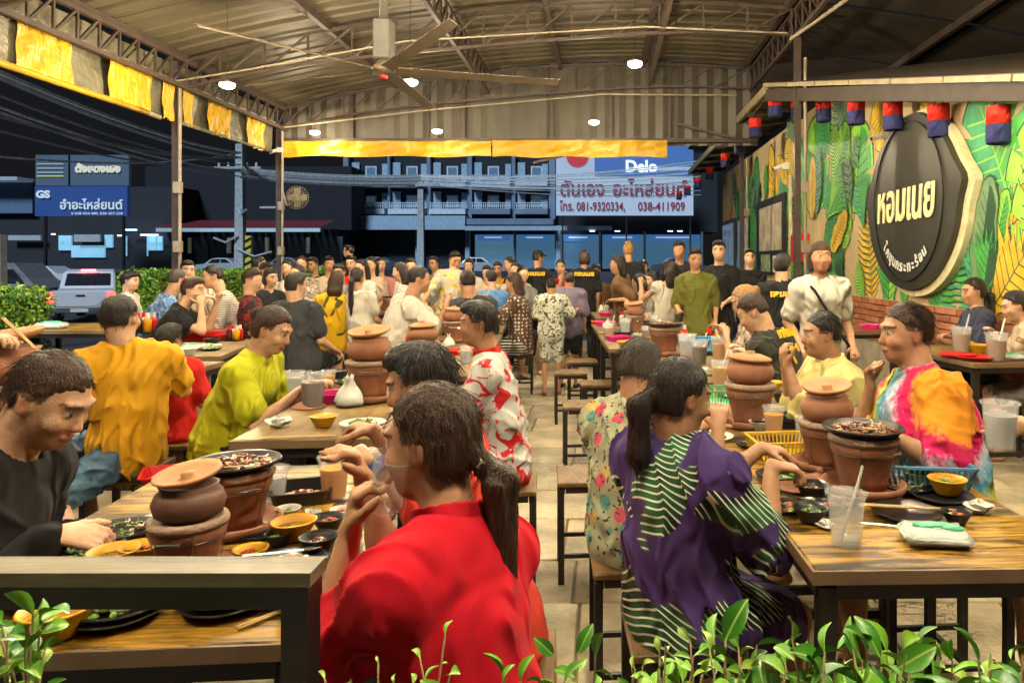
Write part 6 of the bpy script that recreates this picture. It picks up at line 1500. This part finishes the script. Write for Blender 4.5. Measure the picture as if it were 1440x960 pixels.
T_=coral['arms'][-1][2]; E_=coral['arms'][-1][1]; d_=Vector(T_-E_).normalized(); w=Vector(T_)-d_*.02; o=MB().tube([w-d_*.013,w+d_*.013],.031,14).build('wristwatch_strap',mat('blue_strap',(.03,.06,.28),.4),loc=(0,0,0)); tag(o,'blue wristwatch on the raised wrist of the coral shirt','watch'); o.name='wristwatch'
P('boy in a white and red jersey seated in profile at the middle tables',(-.44,3.22),H(672,455,3.2),-90,-90,.12,L=(-.78,3.05,.83),R=(-.80,3.3,.84),shirt=JER,sleeve=1.75,pants=C_('dark_jeans',(.03,.04,.06),'denim'),hair='short',tone='m',s=.90,collar=REDT)
P('young man in black leaning over his food at the left edge',(-1.63,1.70),H(72,562,1.72),88,90,.52,R=H(75,752,1.60),L=H(120,758,1.85),shirt=BLKC,sleeve=1.92,pants=BLKC,hair='crop',hc='br',tone='l',s=1.02,curl=.55,fat=1.1,handn={1:(0,-.5,1),-1:(0,.2,1)},hout={1:(.95,.2,-.1),-1:(.9,-.1,-.2)},folda=.007)
P('woman in a lime green ribbed top looking down at her plate',(-1.86,3.62),H(384,464,3.58),88,92,.42,R=H(418,552,3.42),L=H(440,545,3.75),shirt=LIME,sleeve=.72,pants=BLKC,plen=1.9,hair='bun',hc='br',tone='l',s=1.04,fat=1.1,folda=.006)
P('man in a mustard T shirt and denim shorts seen from behind',(-2.25,3.50),H(170,447,3.50),-100,-4,.0,shy=-68,L=(-2.46,3.80,.80),R=(-2.30,3.92,.80),shirt=MUST,sleeve=.62,pants=DEN,plen=.97,hair='crop',tone='l',s=1.04,fat=1.06,knee={-1:(-2.33,3.13,.40),1:(-2.58,3.62,.5)},foot={-1:(-2.14,3.02,.09),1:(-2.5,3.62,.09)},folda=.010,shoes=SHOE)
P('small child in a bright red T-shirt beside the man in mustard',(-2.33,4.0,.50),H(238,478,4.0),-5,0,.05,shirt=REDT,sleeve=.7,pants=BLKC,hair='short',tone='l',s=.80)
P('man in a charcoal T shirt seen from behind, left of centre',(-2.78,6.75,.52),H(416,402,6.7),12,22,.05,shirt=CHAR,sleeve=.65,pants=BLKC,hair='short',tone='l',s=1.12,fat=1.2)
P('girl in a yellow printed jacket seated beside the girl in white',(-3.0,8.2),H(474,394,8.2),0,0,.05,shirt=YEJ,sleeve=1.7,pants=BLKC,hair='long',hc='br',s=1.02,hairlen=.2,fat=1.1)
P('girl in a white crop top with a very long black ponytail and pink trousers',(-2.68,8.15),H(503,390,8.2),10,10,.05,shirt=WHT,sleeve=.6,pants=PINK,plen=1.9,hair='pony',s=1.0,hairlen=.5)
P('heavy man in a loose white shirt resting his chin on his hand',(-1.85,6.35),H(590,393,6.4),55,62,.1,R=(-1.35,6.3,1.05),L=(-1.3,6.7,.85),shirt=WHT,sleeve=.75,pants=BEI,hair='crop',s=1.1,fat=1.35,tone='m')
P('man in dark grey seen from behind at the middle table',(-1.22,6.9),H(657,397,6.9),-25,-20,.1,shirt=CHAR,sleeve=.9,pants=BLKC,hair='crop',s=1.1,fat=1.25,tone='m')
P('standing man in a grey shirt with yellow print reaching over the middle table',(-1.85,8.9),H(640,366,9.1),160,150,.3,L=(-1.5,8.5,.95),R=(-2.1,8.5,.95),sit=False,shirt=GRYY,sleeve=1.0,pants=BLKC,hair='short',s=1.05,fat=1.1)
P('woman in a brown polka dot blouse and black and white skirt checking her phone',(-.92,8.05),H(722,398,8.1),-85,-80,.3,L=(-1.25,7.9,.98),R=(-1.28,8.1,1.0),shirt=POLK,sleeve=.95,pants=ZEB,plen=1.25,skirt=True,hair='long',hc='br',s=1.08,fat=1.12,hairlen=.22,shoes=SHOE)
o=MB().bbox(-.006,.006,-.038,.038,0,.15,.004).build('phone',YBASK,loc=(-1.30,8.0,.98),rot=(0,.35,.1)); tag(o,'yellow cased phone held by the woman in polka dots','phone')
P('child standing in the aisle in a white shirt and shorts with leaf print',(-.56,7.85,.70),H(775,402,7.85),-8,-10,.05,sit=False,L=(-.72,8.05,.85),R=(-.30,8.05,.90),shirt=KID,sleeve=.8,pants=KID,plen=.95,hair='crop',s=.80,shoes=SAND,fat=1.1)
P('child in a dark lilac T-shirt and black shorts standing beside the printed shorts',(-.40,8.3,.74),H(801,394,8.3),10,0,.05,sit=False,shirt=LILAC,sleeve=.85,pants=BLKC,plen=.9,hair='crop',s=.86,fat=1.25,shoes=SHOE)
st1=P('staff member in a black cap with his back turned, centre back',(-.95,10.6),H(757,363,10.6),10,40,.1,sit=False,shirt=BLKC,sleeve=.8,pants=BLKC,plen=1.9,hair='cap',s=1.0)
st2=P('staff member with reddish bobbed hair and black T-shirt, back turned',(-.28,10.4),H(822,363,10.4),0,0,.1,sit=False,shirt=BLKC,sleeve=.8,pants=BLKC,plen=1.9,hair='bob',hc='br',s=1.0)
P('woman between the two black shirted staff, eating with a hand at her mouth',(-.6,11.2),H(788,375,11.2),180,180,.1,R=(-.62,10.95,1.25),L=(-.5,10.9,.85),shirt=REDT,sleeve=.5,pants=BLKC,hair='bun',s=1.0,tone='l')
P('woman standing in a brown T-shirt dress with a hand on her hip',(.22,8.5),H(868,372,8.4),-75,-90,.1,sit=False,R=(.25,8.2,.98),L=(.12,8.25,1.0),shirt=BROWN,sleeve=.85,pants=BROWN,plen=.8,skirt=True,hair='long',s=1.02,hairlen=.14,tone='m')
P('staff member with a blond topknot and black T-shirt, back turned, right of centre',(.35,10.2),H(884,352,10.2),15,10,.05,sit=False,shirt=BLKC,sleeve=.8,pants=BLKC,plen=1.9,hair='topknot',hc='bl',s=1.06)
P('girl in a pale strappy top with very long black hair',(.66,7.9),H(943,380,7.9),-15,-20,.0,sit=False,L=(.40,8.1,1.18),R=(.93,8.05,1.15),shirt=WHT,sleeve=0,pants=WHT,plen=.8,skirt=True,hair='long',s=.98,hairlen=.45,neck='tank')
P('young man in a black T-shirt with headphones standing behind the long haired girl',(.92,8.9),H(955,352,8.9),190,200,.05,sit=False,shirt=BLKC,sleeve=.8,pants=JEAN,plen=1.9,hair='short',s=1.04)
P('boy in an olive green T-shirt standing at the right tables facing the camera',(.92,7.3),H(978,364,7.3),185,178,.1,sit=False,L=(1.08,7.2,.85),R=(.72,7.15,.95),shirt=OLIVE,sleeve=.9,pants=BLKC,plen=1.,hair='short',s=.97,tone='m')
P('young man in black with a blue patterned panel, arms folded, by the counter',(1.22,7.9),H(1011,353,7.9),200,195,.0,sit=False,L=(1.25,7.65,1.0),R=(1.1,7.65,1.02),shirt=BLKC,sleeve=.85,pants=BLKC,plen=1.9,hair='short',s=1.03,tone='l')
P('staff woman in black with a necklace holding a red tray by the notice board',(1.78,9.1),H(1054,362,9.1),185,185,.05,sit=False,L=(1.90,8.85,1.05),R=(1.60,8.85,1.05),shirt=BLKC,sleeve=.95,pants=BLKC,plen=1.9,hair='pony',s=.98,tone='l')
put('tray_red_big',(1.85,8.78,1.06),'red tray carried by the staff woman in black',1.0,.1)
st3=P('boy in black with small yellow back print before the notice board',(1.36,5.7,.80),H(1100,375,5.7),8,25,.05,sit=False,shirt=BLKC,sleeve=.95,pants=BLKC,plen=1.0,hair='short',s=.92,tone='l',fat=1.1)
wt=P('standing woman in a white T shirt with a black shoulder strap',(1.54,5.25),H(1154,362,5.2),178,180,-.02,sit=False,R=(1.37,5.15,.83),L=(1.73,5.15,.83),shirt=WHT,sleeve=.75,pants=JEAN,plen=1.9,hair='bob',hc='br',s=1.05,fat=.98,folda=.004,tone='m')
N_=wt['N']; b=MB(); o_=Vector(wt['O']); q=Vector(N_)-o_; b.tube([q+Vector((-.10,-.04,-.02)),q+Vector((-.07,-.12,-.07)),q+Vector((-.02,-.145,-.16)),q+Vector((.05,-.165,-.28)),q+Vector((.12,-.16,-.40)),q+Vector((.18,-.09,-.46))],.010,6); b.build('shoulder_strap',BLKC,wt['root'])
dk=P('man in dark clothes with big yellow back print bending forward',(1.12,4.25),H(1058,440,4.35),-55,-70,.55,L=(.82,4.15,.85),R=(.85,4.45,.85),shirt=C_('faded_black_cloth',(.03,.028,.022)),sleeve=.8,pants=BLKC,hair='crop',hc='br',s=1.06,fat=1.2,tone='l')
P('fair haired woman in a pale patterned top behind the bending man',(1.05,4.95),H(1047,424,4.9),-80,-80,.4,L=(.80,4.85,.92),R=(.80,5.05,.92),shirt=PRT,sleeve=.6,pants=BLKC,hair='bun',hc='bl',s=1.0,tone='l')
P('large man in a pale yellow polo shirt eating with both hands',(1.08,3.3),H(1154,470,3.25),-88,-90,.08,L=H(1108,515,3.1),R=H(1104,520,3.38),shirt=YPOLO,sleeve=.85,pants=GREYC,hair='crop',s=.94,fat=1.5,tone='m',curl=.7,collar=YPOLO,handn={-1:(-.6,0,.6),1:(-.6,0,.6)},hout={-1:(-.3,.15,.9),1:(-.3,-.1,.9)},pole={-1:(.3,-.3,-1),1:(.3,.3,-1)})
tdm=P('man in a rainbow tie dye T shirt eating at the right table',(1.14,2.46),H(1272,468,2.55),-86,-92,.05,R=H(1224,545,2.62),L=H(1236,600,2.28),shirt=TIE,sleeve=.9,pants=GREYC,hair='crop',hc='br',s=.98,fat=1.42,tone='m',curl=.9,handn={1:(-.5,.3,.5),-1:(0,0,1)},hout={1:(-.15,-.05,1),-1:(-.9,.3,.05)},pole={-1:(.35,-.6,-.8),1:(-.1,.4,-1)})
P('woman in a pastel floral blouse seated beside the purple palm print dress',(.10,2.42),H(902,520,2.50),38,30,.30,R=H(1010,605,2.38),L=(.35,2.62,.82),shirt=FLOR,sleeve=.8,pants=BLKC,hair='crop',hc='gr',s=.98,fat=1.12,tone='m')
P('woman in a purple palm print dress reaching over the golden table',(.20,1.92),H(958,558,1.92),52,62,.25,R=H(1085,655,1.93),L=H(1070,630,2.12),shirt=PALMP,sleeve=.92,pants=PALMP,plen=.8,skirt=True,hair='pony',s=.92,fat=1.12,tone='m',hairlen=.22,curl=.7,hout={1:(.95,.1,-.1),-1:(.9,.0,-.1)},folda=.011)
P('woman in a navy T-shirt with tied black hair seated by the painted wall',(3.02,5.95),H(1368,410,6.0),-85,-90,.1,L=(2.72,5.75,.82),R=(2.7,6.1,.82),shirt=NAVY,sleeve=.7,pants=BLKC,hair='pony',hc='b',s=1.05,tone='m',hairlen=.25)
P('woman in a beige T-shirt at the right edge, head bowed over her food',(3.12,5.2),H(1427,430,5.25),-70,-75,.3,L=(2.85,4.95,.85),R=(2.8,5.3,.88),shirt=BEI,sleeve=.7,pants=GREYC,hair='bun',s=1.0,tone='l')
P('diner cut by the right edge, one hand round a clear cup',(1.55,1.95),(1.46,1.93,1.20),-90,-90,.15,R=(1.16,2.04,.955),L=(1.13,1.78,.80),shirt=BLKC,sleeve=.6,pants=BLKC,hair='short',tone='l',curl=.9,handn={1:(.1,-.8,.3),-1:(0,0,1)},hout={1:(-.9,.1,.15),-1:(-.8,.1,.0)})
put('cup_water',(1.07,2.0,.90),'clear cup of iced water held at the right edge',1.25)
P('diner at the left edge of whom only a hand with chopsticks shows',(-2.98,2.62),(-2.75,2.62,1.2),90,90,.2,R=H(-25,482,2.5),L=(-2.5,2.8,.82),shirt=GREYC,sleeve=.6,pants=BLKC,hair='short',tone='l',curl=.7)
cs=put('chopsticks',H(38,484,2.5),'chopsticks stirring the wide clay pot at the left edge',1.2,0); cs.rotation_euler=(0,.8,.1)
# left groups
P('man in a white shirt seated side-on near the pickup, far left',(-5.55,8.55),H(184,395,8.5),75,80,.15,shirt=WHT,sleeve=.8,pants=BLKC,hair='short',s=1.05,tone='l')
P('grey haired man in a blue patterned shirt leaning on the left group table',(-4.45,7.2),H(250,394,7.3),50,20,.1,R=(-3.95,7.3,.85),L=(-4.1,7.6,.85),shirt=BLUP,sleeve=.9,pants=GREYC,hair='crop',hc='gr',s=1.05,fat=1.1,tone='l')
P('woman in a black T-shirt raising her hands over the left group table',(-3.72,6.1),H(272,408,6.15),70,78,.1,R=(-3.30,6.05,1.06),L=(-3.28,6.25,1.06),shirt=BLKC,sleeve=.45,pants=BLKC,hair='short',hc='br',s=1.02,tone='l')
P('man in a cream striped shirt facing the woman in black, left group',(-3.45,7.15),H(298,389,7.1),-110,-120,.15,shirt=WSTR,sleeve=.9,pants=BLKC,hair='crop',s=1.05,tone='l')
P('dark haired man behind the blue patterned shirt, partly hidden',(-4.0,8.2),H(264,380,8.2),150,140,.1,shirt=BEI,sleeve=.7,pants=BLKC,hair='short',s=1.04,tone='l')
P('boy in black and dark red left of the charcoal T shirt',(-3.3,6.95),H(355,394,6.95),75,85,.15,shirt=DRED,sleeve=.7,pants=BLKC,hair='short',hc='br',s=1.02,tone='l')
far=[('girl with dark fringe in a pale top, far left group',(404,377),9.6,180,WHT,'long','l'),('woman in a floral top holding a child, far left group',(418,384),9.1,-160,PRT,'bob','l'),('woman in a lace top behind the charcoal T-shirt',(424,371),10.2,170,PRT,'bun','l'),
 ('man in a light shirt bending over at the far left tables',(375,381),9.3,100,BEI,'short','m'),('woman with reddish hair near the far left post',(366,371),10.8,60,DRED,'bun','l'),('woman in a dark top by the far left post',(381,390),8.6,120,BLKC,'bob','l'),
 ('man in a pale shirt lifting food, left of the red shirted man',(463,371),10.6,150,BEI,'short','m'),('man with spiky hair in a bright red T-shirt, left back',(494,370),10.4,185,REDT,'short','l'),('dark haired man seated before the red shirt, left back',(477,383),9.3,-170,GREYC,'short','m'),
 ('woman with long wavy hair and a black mask, left back',(522,372),10.6,190,BEI,'long','l'),('woman in a cream top with long hair facing left, left back',(508,376),9.8,-150,WHT,'long','l'),('woman with long dark hair in a grey striped top facing left',(562,382),8.9,-100,WSTR,'long','l'),
 ('diner in a pale top behind the loose white shirt',(578,374),10.3,170,WHT,'short','l'),('person with hands at the face behind the grey and yellow shirt',(659,373),11.6,180,WHT,'bob','l'),('child in orange seated behind the middle row',(685,384),10.6,175,BEI,'short','l'),
 ('woman in a black top with tied hair right of the middle row',(716,371),11.2,-120,BLKC,'pony','l'),('woman facing the camera left of the black cap',(725,380),10.2,190,WSTR,'long','l'),('diner in a grey shirt at the far middle table',(610,370),11.6,200,GREYC,'short','m'),
 ('girl in a pale top eating behind the brown dress',(915,394),8.9,-120,BEI,'long','l'),('woman in white behind the brown dress, seated',(898,398),8.6,-70,WHT,'bob','l'),('man seated at the farthest right table facing the camera',(905,376),11.6,180,CHAR,'short','m'),
 ('child in blue low behind the grey and yellow shirt',(690,392),9.2,-30,BLUEC,'short','l'),('seated man in a brown shirt beyond the lilac T-shirt',(838,382),10.9,-150,BROWN,'short','m'),('man with short hair beside the far left post',(440,372),11.2,200,CHAR,'short','m'),
 ('woman with a ponytail at the farthest middle table',(536,372),11.4,160,PINK,'pony','l'),('man in a mustard shirt at the back of the middle row',(700,378),11.9,180,MUST,'short','m'),('woman in a grey top between the middle and right rows, back',(735,386),9.4,150,GREYC,'bun','l')]
for l,(px,py),Y,fc,m,hr_,tn in far:
    h=H(px,py,Y); f=math.radians(fc); P(l,(h[0]-.1*math.sin(f),h[1]-.1*math.cos(f)),h,fc,fc,.15,shirt=m,sleeve=.8,pants=BLKC,hair=hr_,s=1.03,tone=tn,hc='br' if hash(l[0:5])%1 else 'b')
P('staff member in black standing at the back left, looking aside',(H(490,352,12.2)[0],12.2),H(490,353,12.2),-60,-90,.0,sit=False,shirt=BLKC,sleeve=.9,pants=BLKC,plen=1.9,hair='short',s=1.02,tone='l')
# staff shirt lettering on backs
def backprint(p,txt,size,dz,m=YT,rz=0,off=.012,name='shirt_print'):
    fa=Vector(p['fa']); fa.z=0; fa.normalize(); q=Vector(p['chs'])-Vector(p['O']); r_=math.atan2(-fa.x,fa.y); u=Vector(p['u'])
    pos=q-Vector(p['fa'])*(.128+off)+u*dz; o=text(name,txt,size,m,pos,(0,0,0),p['root'],.002,bold=.004)
    X=Vector((fa.y,-fa.x,0)); Z=-Vector(p['fa']); Yv=Z.cross(X); o.rotation_euler=Matrix((X,Yv,Z)).transposed().to_euler(); o.location=pos; return o
for p_ in (st1,st2): backprint(p_,'หอมเนย',.085,.10)
backprint(st3,'หอมเนย',.06,.06)
backprint(dk,'มากินหมู',.075,.12,off=.004); backprint(dk,'01',.16,-.02,off=.012)
for c_,nm in ((RED,0),): pass
# stools under every seated diner that shows
SEATED=[p for p in PEOPLE if abs(p['H'][2]-.53)<.06 or p['H'][2]<.6]
for p_ in SEATED:
    x,y=float(p_['O'][0]),float(p_['O'][1])
    if abs(x-.20)<.03 and abs(y-1.92)<.05: continue
    l=p_['root']['label']; stool(x,y,'stool under the '+' '.join(l.replace(',','').replace(' seated','').split()[:11]).rsplit(' with a',1)[0],RZ)
# ================================================================ FOREGROUND SHRUBS
def leaf_me(k,L_=.042,w=.020):
    V=[];F=[]; n=6
    for i in range(n+1):
        t=i/n; ww=w*.5*math.sin(math.pi*min(1,t*.96+.02))**.75*(1-.15*t); z=.006*math.sin(t*2.6)-.004*t
        V+=[(-ww,L_*t,z+.005*(ww/w)*2),(0,L_*t,z),(ww,L_*t,z+.005*(ww/w)*2)]
    for i in range(n):
        for j in (0,1): a=i*3+j; F.append((a,a+1,a+4,a+3))
    me=bpy.data.meshes.new('leaf'); me.from_pydata(V,[],F); me.materials.append(LM[k]); me.shade_smooth(); return me
def leafmat(n,c1,c2):
    m,t,P,N=nt(n); L=t.links.new; oi=N('ShaderNodeObjectInfo'); r=ramp(t,[(0,c1),(1,c2)]); L(oi.outputs['Random'],r.inputs[0])
    sp=N('ShaderNodeSeparateXYZ'); tc=N('ShaderNodeTexCoord'); L(tc.outputs['Object'],sp.inputs[0]); ab=N('ShaderNodeMath',operation='ABSOLUTE'); L(sp.outputs[0],ab.inputs[0])
    mr=N('ShaderNodeMapRange'); mr.inputs[1].default_value=.0004; mr.inputs[2].default_value=.0012; L(ab.outputs[0],mr.inputs[0])
    x=N('ShaderNodeMix'); x.data_type='RGBA'; L(mr.outputs[0],x.inputs[0]); x.inputs[6].default_value=(.35,.5,.12,1); L(r.outputs[0],x.inputs[7]); L(x.outputs[2],P.inputs['Base Color']); P.inputs['Roughness'].default_value=.32
    n2=N('ShaderNodeTexNoise'); n2.inputs['Scale'].default_value=120; L(tc.outputs['Object'],n2.inputs['Vector']); bump(t,P,n2.outputs[0],.002,.4)
    return m
LM=[leafmat('leaf_fresh',(.10,.30,.015),(.20,.46,.03)),leafmat('leaf_deep',(.03,.17,.015),(.08,.28,.02)),leafmat('leaf_young',(.34,.46,.04),(.22,.42,.05))]
LME=[leaf_me(0,.034,.017),leaf_me(1,.040,.021),leaf_me(2,.024,.012)]
STEM=mat('shrub_stem',(.22,.15,.06),.7)
def shrub(px0,px1,py,Y,n,lab,seed,big=1.,dens=1.,kinds=(0,0,1,2)):
    q=random.Random(seed*13+1); c=at((px0+px1)/2,py,Y); e=empty('shrub',(c.x,Y,.40),0,lab,'shrub'); cnt=0
    b=MB(); nb=max(2,n//3); roots=[Vector(((px0+(px1-px0)*(i+q.uniform(.2,.8))/nb-850)/1040*Y-c.x,q.uniform(-.03,.04),0)) for i in range(nb)]
    for i in range(n):
        px=px0+(px1-px0)*(i+q.random())/n; hgt=8+q.random()**1.3*80
        top=at(px,py+hgt,Y+q.uniform(-.07,.10))-Vector((c.x,Y,.40)); base=min(roots,key=lambda r:abs(r.x-top.x)).copy()
        fork=base.lerp(top,.55); fork.x=base.x*.7+top.x*.3; fork.y+=q.uniform(-.02,.02); bend=fork.lerp(top,.6)+Vector((q.uniform(-.015,.015),q.uniform(-.015,.015),.006))
        P=[base,base.lerp(fork,.5),fork,bend,top]; b.tube(P,[.0038,.0034,.0028,.0018,.0011],5)
        tw=[(fork,bend),(bend,top)]
        for k in range(q.randint(1,3)):        # side twigs
            p=fork.lerp(top,q.uniform(.1,.7)); t=p+Vector((q.uniform(-.035,.035),q.uniform(-.03,.03),q.uniform(.005,.035)))*big; b.tube([p,t],[.0015,.0009],4); tw.append((p,t)); 
        for (p0,p1) in tw:
            m=max(2,int(q.uniform(3,5)*dens))
            for k in range(m):
                if cnt>=296: break
                t=.25+.75*(k+1)/m; p=p0.lerp(p1,min(1,t)); last=k==m-1
                o=link('leaf',LME[q.choice(kinds)],None,e,loc=p); d=(p1-p0); az=math.atan2(-d.x,d.y) if last else q.uniform(0,6.28)
                o.rotation_euler=Euler((q.uniform(.2,1.2) if last else q.uniform(-.5,.8),q.uniform(-.9,.9),az+q.uniform(-.6,.6))); s=q.uniform(.6,1.3)*big; o.scale=(s*q.uniform(.8,1.15),s,s); cnt+=1
    b.build('branch',STEM,e,smooth=True)
shrub(-30,70,850,.80,12,'leafy green shrub in the bottom left corner over the yellow bowl',1,1.0,1.1)
shrub(455,640,884,.84,7,'thin shrub with few leaves in front of the red shirt',2,.62,.6,(0,2,2))
shrub(690,850,905,.84,8,'small fresh shoots at bottom centre over the aisle',3,.9,.9)
shrub(880,1010,892,.84,17,'dense light green shrub below the purple palm print dress',4,.72,1.1,(0,2,2,0))
shrub(1000,1150,884,.82,15,'leafy shrub right of the dense light green one',5,1.0,1.0)
shrub(1145,1300,900,.80,13,'deep green leaves below the near right table',6,1.1,1.0,(0,1,1))
shrub(1300,1450,902,.80,16,'broad leaved shrub in the bottom right corner',7,1.1,1.1,(0,0,1,2))
shrub(560,720,925,.80,7,'low leaves at the bottom edge under the red shirt',8,.8,.8)
b=MB(); b.box(-1.6,1.6,-.10,.12,0,.42); tag(b.build('planter_box',mat('planter_concrete',(.25,.22,.18),.8),loc=(0,.80,0)),'long low concrete planter holding the foreground shrubs','planter')
b=MB(); q=random.Random(9)
for i in range(260): b.ball((q.uniform(-1.55,1.55),q.uniform(-.09,.11),.42),.02,4,sz=.6)
tag(b.build('soil',mat('dark_soil',(.04,.025,.015),.95),loc=(0,.80,0)),kind='stuff')
